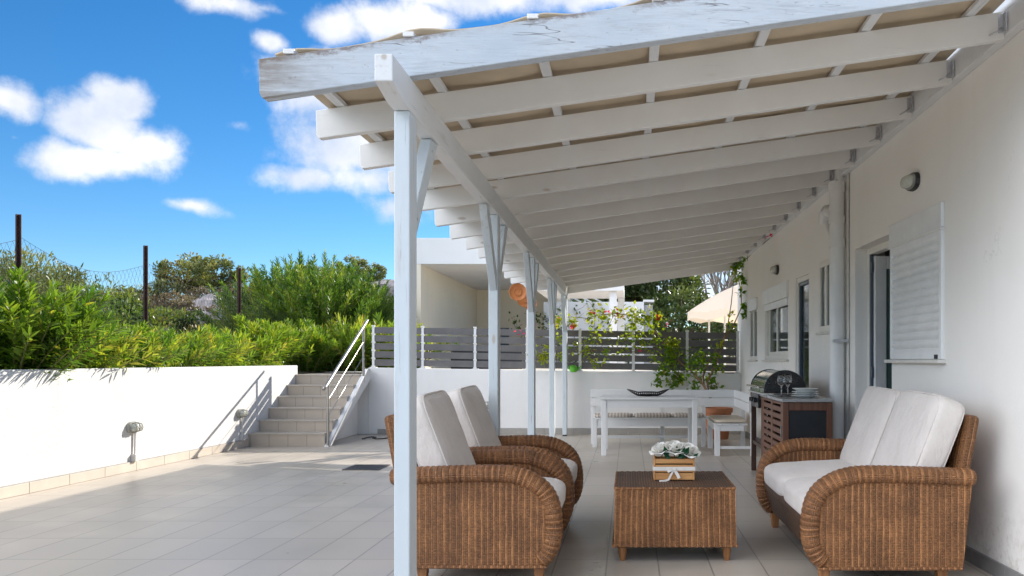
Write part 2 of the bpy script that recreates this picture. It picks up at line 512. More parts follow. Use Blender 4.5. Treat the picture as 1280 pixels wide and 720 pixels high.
M['rafter'] = wood_paint('painted_rafter', 0, 0.05, (0.83, 0.82, 0.79))
M['rafter_plain_worn'] = wood_paint('weathered_rafter', 0, 0.24, (0.74, 0.765, 0.79), (0.56, 0.56, 0.56))
M['furn'] = wood_paint('painted_furniture', 0, 0.02, (0.80, 0.80, 0.79))
M['sheet'] = simple('beige_roof_sheet', (0.52, 0.42, 0.295), 0.8, 0.12, 4, 0.2, 120)
M['steel'] = simple('brushed_steel', (0.40, 0.385, 0.36), 0.45, 0.08, 20, metallic=1.0)
M['zinc'] = simple('zinc_bracket', (0.55, 0.56, 0.58), 0.45, 0.2, 30, metallic=0.6)
M['slat'] = simple('grey_fence_board', (0.125, 0.118, 0.115), 0.55, 0.14, 5, 0.15, 70)
M['white_metal'] = simple('white_metal', (0.72, 0.72, 0.71), 0.4, 0.06)
M['white_pvc'] = simple('white_pvc', (0.76, 0.755, 0.73), 0.38, 0.06, 4)
M['shutter'] = simple('white_shutter', (0.76, 0.77, 0.76), 0.42, 0.05)
M['cream_frame'] = simple('cream_window_frame', (0.76, 0.74, 0.68), 0.4, 0.05)
M['dark_frame'] = simple('blue_grey_frame', (0.075, 0.095, 0.125), 0.35, 0.1)
M['marble'] = simple('sill_stone', (0.66, 0.64, 0.59), 0.45, 0.1, 8)
M['glass'] = pane_mat('window_glass', (0.80, 0.84, 0.84), 0.02)
M['glass_green'] = simple('greenish_door_glass', (0.10, 0.165, 0.155), 0.12, 0.08)
M['room'] = simple('room_plaster', (0.5, 0.49, 0.47), 0.9)
M['room_dark'] = simple('dark_wood_furniture', (0.05, 0.035, 0.025), 0.6)
M['curtain'] = simple('grey_curtain', (0.50, 0.49, 0.46), 0.9, 0.06)
M['wicker'] = wicker('honey_wicker', (0.07, 0.028, 0.011), (0.50, 0.225, 0.085))
M['wicker_dark'] = wicker('dark_wicker', (0.045, 0.022, 0.012), (0.22, 0.115, 0.060), 0.016, 0.0075)
M['wicker_roll'] = wicker('wrapped_wicker', (0.07, 0.028, 0.011), (0.46, 0.205, 0.078), 0.030, 0.0085, 0.03)
M['leg_wood'] = wood('turned_leg_wood', (0.22, 0.085, 0.025), (0.42, 0.19, 0.07), 2)
M['fabric'] = None
M['crate'] = wood('crate_wood', (0.36, 0.15, 0.04), (0.62, 0.33, 0.12), 0, 0.6)
M['ribbon'] = simple('white_ribbon', (0.72, 0.68, 0.62), 0.7, 0.06, 30, 0.2, 200)
M['petal'] = simple('white_petal', (0.82, 0.80, 0.74), 0.6, 0.06, 25)
M['cart'] = wood('reddish_cart_wood', (0.10, 0.038, 0.020), (0.20, 0.085, 0.048), 2)
M['cart_dark'] = wood('dark_cart_wood', (0.035, 0.016, 0.010), (0.075, 0.035, 0.022), 2)
M['slate'] = simple('grey_worktop', (0.38, 0.38, 0.37), 0.3, 0.08)
M['black_panel'] = simple('black_panel', (0.012, 0.013, 0.016), 0.5, 0.2, 12, 0.2, 120)
M['black_metal'] = simple('black_enamel', (0.012, 0.012, 0.014), 0.25, 0.1)
M['chrome'] = simple('polished_steel', (0.70, 0.72, 0.74), 0.10, 0.05, metallic=1.0)
M['porcelain'] = simple('porcelain', (0.74, 0.77, 0.76), 0.15, 0.03)
M['terracotta'] = simple('terracotta', (0.44, 0.17, 0.08), 0.75, 0.16, 9, 0.2, 60)
M['orange'] = simple('orange_terracotta', (0.62, 0.23, 0.075), 0.6, 0.14, 12, 0.3, 50)
M['iron'] = simple('dark_iron', (0.02, 0.018, 0.018), 0.55, 0.2)
M['rust'] = simple('rusty_steel', (0.055, 0.022, 0.016), 0.8, 0.35, 14, 0.4, 60)
M['wire'] = simple('rusty_wire', (0.045, 0.04, 0.038), 0.7, 0.2)
M['lamp_body'] = simple('lamp_housing', (0.30, 0.30, 0.27), 0.45, 0.15)
M['lamp_dark'] = simple('lamp_gasket', (0.035, 0.037, 0.035), 0.6)
M['lamp_glass'] = simple('frosted_lamp_glass', (0.52, 0.53, 0.46), 0.18, 0.1, 30)
M['conduit'] = simple('conduit', (0.60, 0.58, 0.56), 0.5)
M['drain'] = simple('drain_grate', (0.045, 0.04, 0.042), 0.5, 0.2, 30)
M['lime'] = simple('lime_plastic', (0.16, 0.60, 0.05), 0.35, 0.05)
M['canvas'] = simple('cream_canvas', (0.78, 0.68, 0.56), 0.85, 0.05)
M['nb_white'] = plaster('neighbour_white', (0.80, 0.79, 0.78), 0.2, 20, 0.05)
M['nb_cream'] = plaster('neighbour_cream', (0.80, 0.72, 0.58), 0.2, 20, 0.04)
M['soil'] = simple('garden_soil', (0.17, 0.115, 0.07), 0.95, 0.3, 9, 0.6, 25, bdist=.03)
M['bark'] = simple('bark', (0.15, 0.105, 0.075), 0.9, 0.3, 18, 0.6, 40)
M['bark_grey'] = simple('grey_bark', (0.26, 0.22, 0.19), 0.9, 0.25, 18, 0.5, 40)
M['vine_wood'] = simple('vine_stem', (0.23, 0.135, 0.07), 0.85, 0.25, 30, 0.4, 60)
M['stem'] = simple('green_stem', (0.22, 0.20, 0.07), 0.8, 0.2, 20)
M['rock'] = simple('limestone_rock', (0.34, 0.30, 0.29), 0.95, 0.35, 3, 0.8, 6, bdist=.08)
M['oleander'] = leaf_mat('oleander_leaf', (0.06, 0.14, 0.018), (0.17, 0.27, 0.035), (0.38, 0.37, 0.06), 0.52)
M['oleander_tall'] = leaf_mat('tall_oleander_leaf', (0.045, 0.11, 0.018), (0.11, 0.20, 0.034), (0.26, 0.30, 0.06), 0.46)
M['lentisk'] = leaf_mat('lentisk_leaf', (0.04, 0.085, 0.02), (0.085, 0.155, 0.035), (0.20, 0.25, 0.06), 0.36)
M['olive'] = leaf_mat('olive_leaf', (0.075, 0.10, 0.045), (0.15, 0.175, 0.075), (0.27, 0.27, 0.12), 0.36)
M['scrub'] = leaf_mat('dry_scrub_leaf', (0.10, 0.075, 0.055), (0.15, 0.12, 0.08), (0.22, 0.18, 0.12), 0.25)
M['conifer'] = leaf_mat('conifer_leaf', (0.035, 0.065, 0.024), (0.085, 0.125, 0.045), (0.17, 0.20, 0.085), 0.32)
M['bougain'] = leaf_mat('bougainvillea_leaf', (0.05, 0.15, 0.015), (0.13, 0.26, 0.02), (0.38, 0.40, 0.03), 0.5)
M['bract'] = leaf_mat('pink_bract', (0.55, 0.02, 0.10), (0.72, 0.03, 0.16), (0.80, 0.07, 0.22), 0.45)
M['rose_leaf'] = leaf_mat('rose_leaf', (0.012, 0.07, 0.03), (0.02, 0.11, 0.05), (0.12, 0.24, 0.03), 0.3)

def fabric_mat():
    t = NT('cream_cushion_fabric')
    f = t.noise(5, 5, 0.6)
    wv = t.noise(420, 2, 0.5)
    t.set(Base_Color=t.ramp(f, [(0.3, (0.64, 0.585, 0.535)), (0.7, (0.71, 0.655, 0.605))]), Roughness=0.9)
    t.b.inputs['Sheen Weight'].default_value = 0.25
    t.b.inputs['Specular IOR Level'].default_value = 0.2
    wr = t.noise(1, 4, 0.6, t.mapping(t.tc(), (9, 9, 5)))
    t.bump(t.math('MULTIPLY_ADD', wr, 3.2, t.math('MULTIPLY', wv, 0.25)), 0.5, 0.012)
    return t.m
M['fabric'] = fabric_mat()
def weathered_rafter():
    """old paint worn thin along the grain, long dark checks, the top edge and the outer end stained by rain"""
    t = NT('weathered_rafter')
    v = t.tc()
    g = t.noise(1, 7, 0.7, t.mapping(v, (9, 110, 110)))
    g2 = t.noise(1, 5, 0.65, t.mapping(v, (2.6, 24, 24)))
    chips = t.noise(38, 5, 0.7, t.mapping(v, (0.5, 1, 1)))
    grain = t.noise(1, 3, 0.5, t.mapping(v, (0.9, 9, 9), (5, 2, 3)))
    bl = t.noise(1.8, 5, 0.65)
    c = t.ramp(bl, [(0.3, (0.47, 0.53, 0.59)), (0.7, (0.61, 0.65, 0.68))])
    w = t.math('MULTIPLY_ADD', bl, 0.45, t.math('MULTIPLY', g2, 0.55))
    c = t.mix(t.math('MULTIPLY', t.rng(w, 0.42, 0.62, 0.1, 1, True), t.rng(g, 0.38, 0.62, 0.05, 0.6, True)), c, (0.31, 0.33, 0.36))
    c = t.mix(t.rng(chips, 0.60, 0.68, 0, 0.55, True), c, (0.27, 0.27, 0.28))
    sx = t.n.new('ShaderNodeSeparateXYZ'); t.l.new(v, sx.inputs[0])
    top = t.math('SUBTRACT', t.math('MULTIPLY_ADD', sx.outputs[0], -0.144, sx.outputs[2]), 2.641)        # 0 at the top edge of the timber
    edge = t.rng(t.math('MULTIPLY_ADD', t.math('SUBTRACT', chips, 0.5), 0.10, top), -0.030, -0.004, 0, 0.75, True)
    c = t.mix(t.math('MULTIPLY', edge, t.rng(bl, 0.42, 0.56, 0.1, 1, True)), c, (0.16, 0.10, 0.07))
    end = t.rng(t.math('MULTIPLY_ADD', bl, 0.7, sx.outputs[0]), 0.10, -0.35, 0, 1, True)             # object x runs from the post outwards
    c = t.mix(t.math('MULTIPLY', end, t.rng(g2, 0.38, 0.60, 0.1, 0.8, True)), c, (0.20, 0.15, 0.10))
    # checks follow the contour lines of the grain
    rings = t.math('PINGPONG', t.math('MULTIPLY', grain, 9.0), 0.5)
    line = t.math('MULTIPLY', t.rng(rings, 0.0, 0.035, 1, 0), t.rng(t.noise(1, 3, 0.6, t.mapping(v, (3, 7, 7))), 0.52, 0.6, 0, 0.85, True))
    c = t.mix(line, c, (0.09, 0.07, 0.06))
    t.set(Base_Color=c, Roughness=0.7)
    t.bump(t.math('ADD', t.math('MULTIPLY', line, -1.2), t.math('MULTIPLY_ADD', chips, 0.5, g)), 0.5, 0.004)
    return t.m
M['rafter_worn'] = weathered_rafter()
def pad_mat():
    t = NT('striped_pad_fabric')
    sx = t.n.new('ShaderNodeSeparateXYZ'); t.l.new(t.tc(), sx.inputs[0])
    s = t.math('MULTIPLY_ADD', t.math('SINE', t.math('MULTIPLY', sx.outputs[0], 2 * math.pi / 0.045)), 0.5, 0.5)
    t.set(Base_Color=t.ramp(s, [(0.35, (0.42, 0.35, 0.30)), (0.65, (0.64, 0.59, 0.53))]), Roughness=0.9)
    t.bump(t.noise(30, 3), 0.3, 0.006)
    return t.m
M['pad_stripe'] = pad_mat()
M['pad_beige'] = simple('beige_pad_fabric', (0.62, 0.54, 0.43), 0.9, 0.08, 9, 0.4, 14, bdist=.01)

# =================================================================== SETTING
def XL(y): return -5.63 + 0.029 * y          # face of the left garden wall
def XH(y): return 2.155 - 0.024 * y          # face of the house
BACK = 14.1                                   # face of the back wall

def sm(a, b, x):
    t = min(1, max(0, (x - a) / (b - a))); return t * t * (3 - 2 * t)
def hill_top(a):
    pts = [(-3, 3.0), (-.8, 3.6), (-.65, 3.6), (-.585, 3.9), (-.52, 4.7), (-.45, 5.0), (-.36, 5.6), (-.29, 6.3), (-.2, 5.8), (0, 4.5), (.3, 4.0), (3, 3)]
    for (x0, y0), (x1, y1) in zip(pts, pts[1:]):
        if a <= x1: return y0 + (y1 - y0) * max(0, (a - x0)) / (x1 - x0)
    return 3.0
from mathutils import noise as mnoise
def ground_z(x, y):
    if x > XL(y) - 0.1 and y < BACK + 0.1: return -0.15
    z = 0.97 + 0.10 * sm(-5.4, -5.9, x)
    r = math.hypot(x, y)
    if y > 5:
        a = x / max(y, 1)
        s = sm(24, 62, r) if a < -0.22 else sm(45, 90, r)
        z += (hill_top(a) - 1.0) * s * (1 - 0.3 * sm(70, 200, r))
    elif x < 0:
        z += 2.6 * sm(24, 80, r)
    n = mnoise.fractal(Vector((x * .09, y * .09, 0)), 1.0, 2.0, 5)
    z += n * 0.30 * sm(16, 45, r)
    return z
def build_terrain():
    xs = sorted(set([-900, -500, -300, -180, -120] + list(np.arange(-90, -9, 1.6)) + list(np.arange(-9, -5.8, .5)) +
                    [-5.75, 3.0, 4, 6, 9, 12, 16, 22, 30, 40, 55, 80, 120, 200, 400, 900] + list(np.arange(-3.5, 3, 1.2))))
    ys = sorted(set([-900, -400, -150, -60, -30, -15, -8] + list(np.arange(-4, 14, 1.5)) + [14.19, 14.21] + list(np.arange(15, 30, 1.2)) +
                    list(np.arange(30, 95, 1.6)) + [100, 115, 140, 180, 260, 400, 900]))
    v = []
    xx = [x for x in xs if x < -5.8]
    cols = xx + ['wl', 'wr'] + [x for x in xs if x > -5.2]
    for y in ys:
        for x in cols:
            yy = min(max(y, -20), 30)
            X = XL(yy) - 0.11 if x == 'wl' else XL(yy) - 0.09 if x == 'wr' else float(x)
            v.append((X, float(y), ground_z(X, float(y))))
    n = len(cols); f = []
    for j in range(len(ys) - 1):
        for i in range(n - 1):
            f.append((j * n + i, j * n + i + 1, (j + 1) * n + i + 1, (j + 1) * n + i))
    t = NT('hill_ground')
    a = t.noise(0.35, 6, 0.65); b = t.noise(2.2, 6, 0.7)
    c = t.ramp(b, [(0.3, (0.055, 0.06, 0.028)), (0.5, (0.12, 0.10, 0.055)), (0.7, (0.20, 0.16, 0.10))])
    c = t.mix(t.rng(a, 0.5, 0.62, 0, 0.85, True), c, t.ramp(b, [(0.35, (0.20, 0.18, 0.18)), (0.7, (0.40, 0.37, 0.36))]))
    t.set(Base_Color=c, Roughness=0.95); t.bump(b, 0.8, 0.2)
    mb = MB(); mb.add(v, f)
    o = mb.build('terrain', t.m, recalc=False, smooth=True)
    tag(o, kind='structure')
build_terrain()

mb = MB(); mb.add([(XL(-16) - .05, -16, 0), (4.2, -16, 0), (4.2, 14.15, 0), (XL(14.15) - .05, 14.15, 0)], [(0, 1, 2, 3)])
o = mb.build('terrace_floor', M['floor'], recalc=False); tag(o, kind='structure')
mb = MB(); mb.add([(-5.0, 14.25, 1.0), (9, 14.25, 1.0), (9, 34, 1.0), (-5.0, 34, 1.0)], [(0, 1, 2, 3)])
o = mb.build('neighbour_paving', simple('pale_paving', (0.52, 0.48, 0.42), 0.8, 0.12, 3), recalc=False); tag(o, kind='structure')

# ------------------------------------------------------------------ left garden wall
t = thing('garden_wall', (XL(5), 5, 0), 'long low white stuccoed garden wall in full sun below the hedge', 'garden wall')
mb = MB()
y0, y1 = -12, 13.78
def quad_prism(mb, pts, z0, z1):
    mb.add([(x, y, z0) for x, y in pts] + [(x, y, z1) for x, y in pts],
           [(0, 1, 2, 3), (7, 6, 5, 4), (0, 4, 5, 1), (1, 5, 6, 2), (2, 6, 7, 3), (3, 7, 4, 0)])
quad_prism(mb, [(XL(y0), y0), (XL(y1), y1), (XL(y1) - .2, y1), (XL(y0) - .2, y0)], 0, 1.115)
mb.build('wall', M['stucco'], t, bevel=.012)
mb = MB()
s = 0
for k in range(44):
    ya, yb = -11.6 + k * .54, -11.6 + k * .54 + .535
    if ya > 12.05: break
    yb = min(yb, 12.08)
    pts = [(XL(ya) + .016, ya), (XL(yb) + .016, yb), (XL(yb) - .002, yb), (XL(ya) - .002, ya)]
    quad_prism(mb, pts, 0.002, .098)
mb.build('skirting', simple('beige_skirting_tile', (0.52, 0.46, 0.39), 0.45, 0.10, 3), t, bevel=.002)
mb = MB(); mb.bar((XL(-11.6) + .008, -11.6, .104), (XL(12.05) + .008, 12.05, .104), .018, .010)
mb.build('skirting_trim', M['cap'], t)

# ------------------------------------------------------------------ staircase
t = thing('staircase', (-4.72, 12.1, 0), 'short beige tiled staircase with six steps against the sunlit wall', 'staircase')
TR, N = .318, 6
SX = -4.22
mb = MB()
h = [0, .185, .345, .503, .66, .818, .975]
for i in range(N):
    ya = 12.1 + i * TR
    yb = 12.1 + (i + 1) * TR if i < N - 1 else 15.2
    mb.add([(XL(ya) + .002, ya, h[i]), (SX, ya, h[i]), (SX, ya, h[i + 1] - .022), (XL(ya) + .002, ya, h[i + 1] - .022)], [(0, 1, 2, 3)])
    zz = h[i + 1]
mb.build('riser', M['step_tile'], t, recalc=False)
mb = MB()
for i in range(N):
    ya = 12.1 + i * TR
    yb = 12.1 + (i + 1) * TR if i < N - 1 else 15.2
    mb.add([], [])
    quad_prism(mb, [(XL(ya) + .003, ya - .014), (SX, ya - .014), (SX, yb + .003), (XL(yb) + .003, yb + .003)], h[i + 1] - .022, h[i + 1])
mb.build('tread', simple('tread_tile', (0.46, 0.41, 0.35), 0.45, 0.12, 4, 0.1), t, bevel=.003)
# sloped white stringer and the recessed side below it
mb = MB()
mb.prism([(12.06, 0.0), (12.20, 0.0), (14.06, .90), (14.06, 1.06), (13.9, 1.06)], SX + .002, SX + .062, 'yz')
mb.build('stringer', M['backwall'], t, bevel=.006)
mb = MB()
mb.prism([(12.3, 0.003), (14.12, 0.003), (14.12, .89)], SX - .30, SX - .16, 'yz')
mb.build('side_wall', M['backwall'], t)

t = thing('stair_handrail', (-4.16, 12.1, 0), 'brushed steel handrail with thin rods up the open side of the steps', 'handrail')
RX = SX + .045
mb = MB()
pa, pb = (RX, 12.02, .84), (RX, 13.86, 1.80)
mb.tube([(RX, 11.93, .80), pa, pb, (RX, 13.93, 1.835)], .021, 10)
mb.build('top_rail', M['steel'], t, smooth=True)
for (yy, za, zb) in ((12.1, 0.0, .875), (13.72, .84, 1.725)):
    mb = MB(); mb.tube([(RX, yy, za), (RX, yy, zb)], .020, 10); mb.build('baluster', M['steel'], t, smooth='auto')
for q in (.235, .465):
    mb = MB(); mb.tube([(RX, 12.1, .875 - q), (RX, 13.72, 1.725 - q)], .0042, 6); mb.build('rod', M['steel'], t, smooth='auto')

# ------------------------------------------------------------------ back wall and slat fence
def zb(x): return 1.075 - .0165 * (x + 4.1)           # its top falls gently to the right
t = thing('back_wall', (-1.2, BACK, 0), 'white rendered wall at the far end of the terrace under the slat fence', 'wall')
mb = MB()
xa, xb = -4.215, XH(14.2)
mb.add([(xa, BACK, 0), (xb, BACK, 0), (xb, BACK + .2, 0), (xa, BACK + .2, 0), (xa, BACK, zb(xa)), (xb, BACK, zb(xb)), (xb, BACK + .2, zb(xb)), (xa, BACK + .2, zb(xa))],
       [(0, 1, 5, 4), (1, 2, 6, 5), (2, 3, 7, 6), (3, 0, 4, 7), (4, 5, 6, 7), (0, 3, 2, 1)])
mb.box(-4.6, -4.2165, BACK + .001, BACK + .2, .001, .945)
mb.build('wall', M['backwall'], t, bevel=.01)
mb = MB()
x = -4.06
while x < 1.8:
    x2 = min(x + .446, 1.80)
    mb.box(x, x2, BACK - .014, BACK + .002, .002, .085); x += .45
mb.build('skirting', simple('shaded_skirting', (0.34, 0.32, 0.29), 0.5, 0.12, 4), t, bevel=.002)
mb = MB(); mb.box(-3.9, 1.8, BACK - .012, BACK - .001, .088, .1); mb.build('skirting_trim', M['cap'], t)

t = thing('slat_fence', (-1.2, BACK + .1, zb(-1.2)), 'grey horizontal slat fence on white posts along the back wall', 'fence')
posts_px = [467, 528.6, 594, 659, 725, 791.7, 859, 922]
FY = BACK + .07
for k in range(5):
    mb = MB()
    zc = .085 + k * .131
    for a, b in zip(posts_px, posts_px[1:]):
        xa = (a - VX) * FY / F + .022; xb = (b - VX) * FY / F - .022
        mb.bar((xa, FY, zb(xa) + zc), (xb, FY, zb(xb) + zc), .022, .104)
    mb.build('slat', M['slat'], t, bevel=.003)
for p in posts_px:
    xx = (p - VX) * FY / F
    mb = MB(); mb.box(xx - .02, xx + .02, FY - .02, FY + .025, zb(xx), zb(xx) + .69)
    mb.box(xx - .05, xx + .05, FY - .04, FY + .05, zb(xx), zb(xx) + .012)
    for k in range(6):
        mb.box(xx - .028, xx + .028, FY - .026, FY - .02, zb(xx) + .012 + k * .131, zb(xx) + .035 + k * .131)
    mb.build('post', M['white_metal'], t, bevel=.002)

# ------------------------------------------------------------------ house
HT = .024
house = thing('house', (2.155, 0, 0), 'white single storey house along the right side of the terrace', 'house', rz=HT, local=True)
TH = .26
OPEN = [(6.62, 7.60, 0, 2.165), (8.30, 8.89, 1.48, 2.19), (9.35, 10.02, 0, 2.13), (10.42, 11.97, 1.205, 2.12), (12.57, 13.26, 1.205, 2.10)]
HZ, HY0, HY1 = 3.5, -7.0, 14.5
mb = MB()
y = HY0
for (a, b, z0, z1) in OPEN:
    mb.box(0, TH, y, a, 0, HZ)
    mb.box(0, TH, a, b, z1, HZ)
    if z0 > 0: mb.box(0, TH, a, b, 0, z0)
    y = b
mb.box(0, TH, y, HY1, 0, HZ)
mb.box(TH, 5.5, HY1 - .26, HY1, 0, HZ)
mb.box(TH, 5.5, HY0, HY0 + .26, 0, HZ)
mb.box(5.24, 5.5, HY0 + .26, HY1 - .26, 0, HZ)
mb.build('wall', M['wall'], house)
mb = MB(); mb.box(-.005, 5.52, HY0 - .02, HY1 + .02, HZ + .002, HZ + .2); mb.build('roof', M['nb_white'], house)
mb = MB()
mb.box(TH + .002, 5.2, HY0 + .3, HY1 - .3, .001, .012); mb.build('room_floor', M['skirt_grey'], house)
mb = MB()
mb.box(2.9, 2.98, HY0 + .3, HY1 - .3, .015, 2.6); mb.box(TH + .003, 2.89, 8.05, 8.15, .015, 2.6); mb.box(TH + .003, 2.89, 10.15, 10.25, .015, 2.6)
mb.box(TH + .003, 2.89, 12.2, 12.3, .015, 2.6); mb.box(TH + .003, 2.89, 5.2, 5.3, .015, 2.6); mb.box(TH + .003, 2.98, HY0 + .3, HY1 - .3, 2.605, 2.7)
mb.build('room_wall', M['room'], house)
for a, b in ((HY0, 6.61), (7.61, 9.34), (10.03, HY1)):
    yy = a; mb = MB()
    while yy < b - .01:
        y2 = min(yy + .45, b); mb.box(-.016, -.001, yy, y2 - .003, .002, .088); yy = y2
    mb.build('skirting', M['skirt_grey'], house, bevel=.002)

def framed(y0, y1, z0, z1, x, w, d, mat, parent, name='frame', mullion=None):
    mb = MB()
    mb.box(x, x + d, y0, y0 + w, z0, z1); mb.box(x, x + d, y1 - w, y1, z0, z1)
    mb.box(x, x + d, y0 + w, y1 - w, z0, z0 + w); mb.box(x, x + d, y0 + w, y1 - w, z1 - w, z1)
    if mullion: mb.box(x - .004, x + d - .004, mullion - w * .6, mullion + w * .6, z0 + w, z1 - w)
    return mb.build(name, mat, parent, bevel=.004)
def pane(y0, y1, z0, z1, x, parent, mat=None):
    mb = MB(); mb.box(x, x + .006, y0, y1, z0, z1); return mb.build('pane', mat or M['glass'], parent)

# door beside the shuttered window, leaf standing open
door = framed(6.62, 7.60, 0.0, 2.165, .105, .055, .07, M['cream_frame'], house, 'door')
door['label'] = 'open glazed door with white leaf beside the closed shutter'
mb = MB(); mb.box(.108, .136, 7.505, 7.543, .01, 2.105)
for z in (.35, 1.05, 1.95): mb.box(.104, .124, 7.47, 7.504, z, z + .09)
mb.build('dark_jamb', M['dark_frame'], door, bevel=.003)
mb = MB(); lx0, lx1 = .128, .90
ly = 7.495
mb.box(lx0, lx0 + .10, ly - .045, ly, .02, 2.09); mb.box(lx1 - .10, lx1, ly - .045, ly, .02, 2.09)
mb.box(lx0 + .10, lx1 - .10, ly - .045, ly, .02, .14); mb.box(lx0 + .10, lx1 - .10, ly - .045, ly, 1.98, 2.09)
mb.build('leaf', M['white_pvc'], door, bevel=.006)
mb = MB(); mb.box(lx0 + .10, lx1 - .10, ly - .026, ly - .018, .14, 1.98); mb.build('pane', M['glass_green'], door)
mb = MB(); mb.tube([(lx1 - .05, ly - .046, 1.03), (lx1 - .05, ly - .09, 1.03), (lx1 - .16, ly - .09, 1.03)], .010, 8); mb.build('handle', M['steel'], door, smooth='auto')

# closed roller shutter
win = framed(5.585, 6.60, 1.205, 2.05, -.022, .045, .023, M['shutter'], house, 'window')
win['label'] = 'window behind a fully lowered white roller shutter'
mb = MB(); mb.box(-.026, .0, 5.575, 6.615, 2.052, 2.215); mb.build('shutter_box', M['shutter'], win, bevel=.006)
mb = MB(); mb.box(-.034, .0, 5.575, 6.62, 2.036, 2.050); mb.build('shutter_box_lip', M['white_pvc'], win, bevel=.003)
mb = MB()
ns = 14; zt, zl = 2.035, 1.225
pitch = (zt - zl) / ns
prof = []
for k in range(ns):
    z = zl + k * pitch
    for q in range(5):
        a = q / 4
        prof.append((-.003 - .019 * math.sin(math.pi * (a * .92 + .04)), z + a * pitch * .90))
    prof.append((.002, z + pitch * .95))
vs = []; fs = []
for (x, z) in prof: vs += [(x, 5.63, z), (x, 6.555, z)]
for i in range(len(prof) - 1): fs.append((2 * i, 2 * i + 1, 2 * i + 3, 2 * i + 2))
mb.add(vs, fs); mb.build('shutter_slats', M['shutter'], win, recalc=False)
mb = MB(); mb.box(-.055, .0, 5.555, 6.64, 1.178, 1.203); mb.build('sill', M['marble'], win, bevel=.004)
mb = MB(); mb.box(-.034, -.019, 5.64, 5.675, 1.207, 1.235); mb.build('stopper', M['iron'], win)

# small casement
win = framed(8.30, 8.89, 1.48, 2.19, -.006, .06, .05, M['cream_frame'], house, 'window', None)
pane(8.36, 8.83, 1.54, 2.13, .012, win)
mb = MB(); mb.box(-.002, .04, 8.60, 8.67, 1.54, 2.13); mb.build('mullion', M['cream_frame'], win, bevel=.004)
mb = MB(); mb.box(.20, .21, 8.37, 8.52, 1.5, 2.16); mb.build('blind', M['curtain'], win)
mb = MB(); mb.box(-.03, -.001, 8.26, 8.93, 1.455, 1.478); mb.build('sill', M['marble'], win, bevel=.003)

# narrow dark door
door = framed(9.35, 10.02, 0.0, 2.13, .02, .05, .06, M['cream_frame'], house, 'door', None)
framed(9.402, 9.968, 0.0, 2.078, .03, .04, .045, M['dark_frame'], door, 'leaf')
pane(9.443, 9.927, .04, 2.037, .05, door)
mb = MB(); mb.box(.032, .07, 9.443, 9.927, .78, .83); mb.build('midrail', M['dark_frame'], door, bevel=.003)
mb = MB(); mb.box(1.0, 1.4, 9.3, 9.9, .015, 1.9)
for z in (.5, .95, 1.4): mb.box(.96, .998, 9.32, 9.88, z, z + .03)
mb.build('cupboard', M['room_dark'], house, bevel=.005)

# sliding window with curtain
win = framed(10.42, 11.97, 1.205, 2.12, .01, .05, .07, M['cream_frame'], house, 'window', None)
framed(10.47, 11.24, 1.255, 1.96, .018, .055, .03, M['cream_frame'], win, 'sash')
framed(11.20, 11.92, 1.255, 1.96, .046, .055, .03, M['cream_frame'], win, 'sash')
pane(10.525, 11.185, 1.31, 1.905, .03, win); pane(11.255, 11.865, 1.31, 1.905, .058, win)
mb = MB(); mb.box(-.03, .008, 10.39, 12.0, 1.95, 2.15); mb.build('shutter_box', M['shutter'], win, bevel=.006)
mb = MB(); mb.box(-.012, .008, 10.44, 11.95, 1.86, 1.948); mb.build('shutter_slats', M['shutter'], win, bevel=.004)
mb = MB(); mb.box(-.04, -.001, 10.38, 12.02, 1.18, 1.203); mb.build('sill', M['marble'], win, bevel=.003)
mb = MB(); vs = []; fs = []
n = 90
for i in range(n):
    yy = 10.45 + 1.5 * i / (n - 1); xx = .22 + .025 * math.sin(i * .9) + .01 * math.sin(i * 2.3)
    vs += [(xx, yy, 1.1), (xx, yy, 2.15)]
for i in range(n - 1): fs.append((2 * i, 2 * i + 2, 2 * i + 3, 2 * i + 1))
mb.add(vs, fs); mb.build('curtain', M['curtain'], win, smooth=True, recalc=False)

# far window
win = framed(12.57, 13.26, 1.205, 2.10, .0, .05, .06, M['cream_frame'], house, 'window', 12.92)
pane(12.62, 13.21, 1.255, 1.90, .02, win)
mb = MB(); mb.box(-.03, .045, 12.55, 13.28, 1.93, 2.10); mb.build('shutter_box', M['shutter'], win, bevel=.005)
mb = MB(); mb.box(-.035, .05, 12.54, 13.29, 1.18, 1.203); mb.build('sill', M['marble'], win, bevel=.003)
mb = MB(); mb.box(.2, .21, 12.6, 13.2, 1.15, 2.1); mb.build('curtain', M['curtain'], win)

def H(x, y, z):
    """house frame to world"""
    return Vector((2.155 + x * math.cos(HT) - y * math.sin(HT), x * math.sin(HT) + y * math.cos(HT), z))

# ------------------------------------------------------------------ drainpipe
t = thing('drainpipe', H(-.07, 7.910, 0), 'thick white drainpipe with a branch near its top on the house wall', 'drainpipe')
mb = MB()
mb.tube([H(-.08, 7.910, 0), H(-.08, 7.910, 2.80)], .066, 20)
mb.build('pipe', M['white_pvc'], t, smooth='auto')
for z0, z1 in ((2.22, 2.30), (2.44, 2.50), (2.72, 2.81)):
    mb = MB(); mb.tube([H(-.08, 7.910, z0), H(-.08, 7.910, z1)], .074, 20)
    mb.build('collar', M['white_pvc'], t, smooth='auto')
mb = MB()
mb.tube([H(-.08, 7.940, 2.52), H(-.075, 8.050, 2.57), H(-.08, 8.210, 2.60)], [.06, .06, .06], 16)
mb.tube([H(-.08, 8.210, 2.60), H(-.082, 8.310, 2.585), H(-.075, 8.330, 2.50)], [.066, .07, .066], 16)
mb.tube([H(-.07, 8.290, 2.50), H(-.07, 8.150, 2.38), H(-.07, 7.950, 2.20)], [.030, .028, .028], 12)
mb.build('branch', M['white_pvc'], t, smooth='auto')
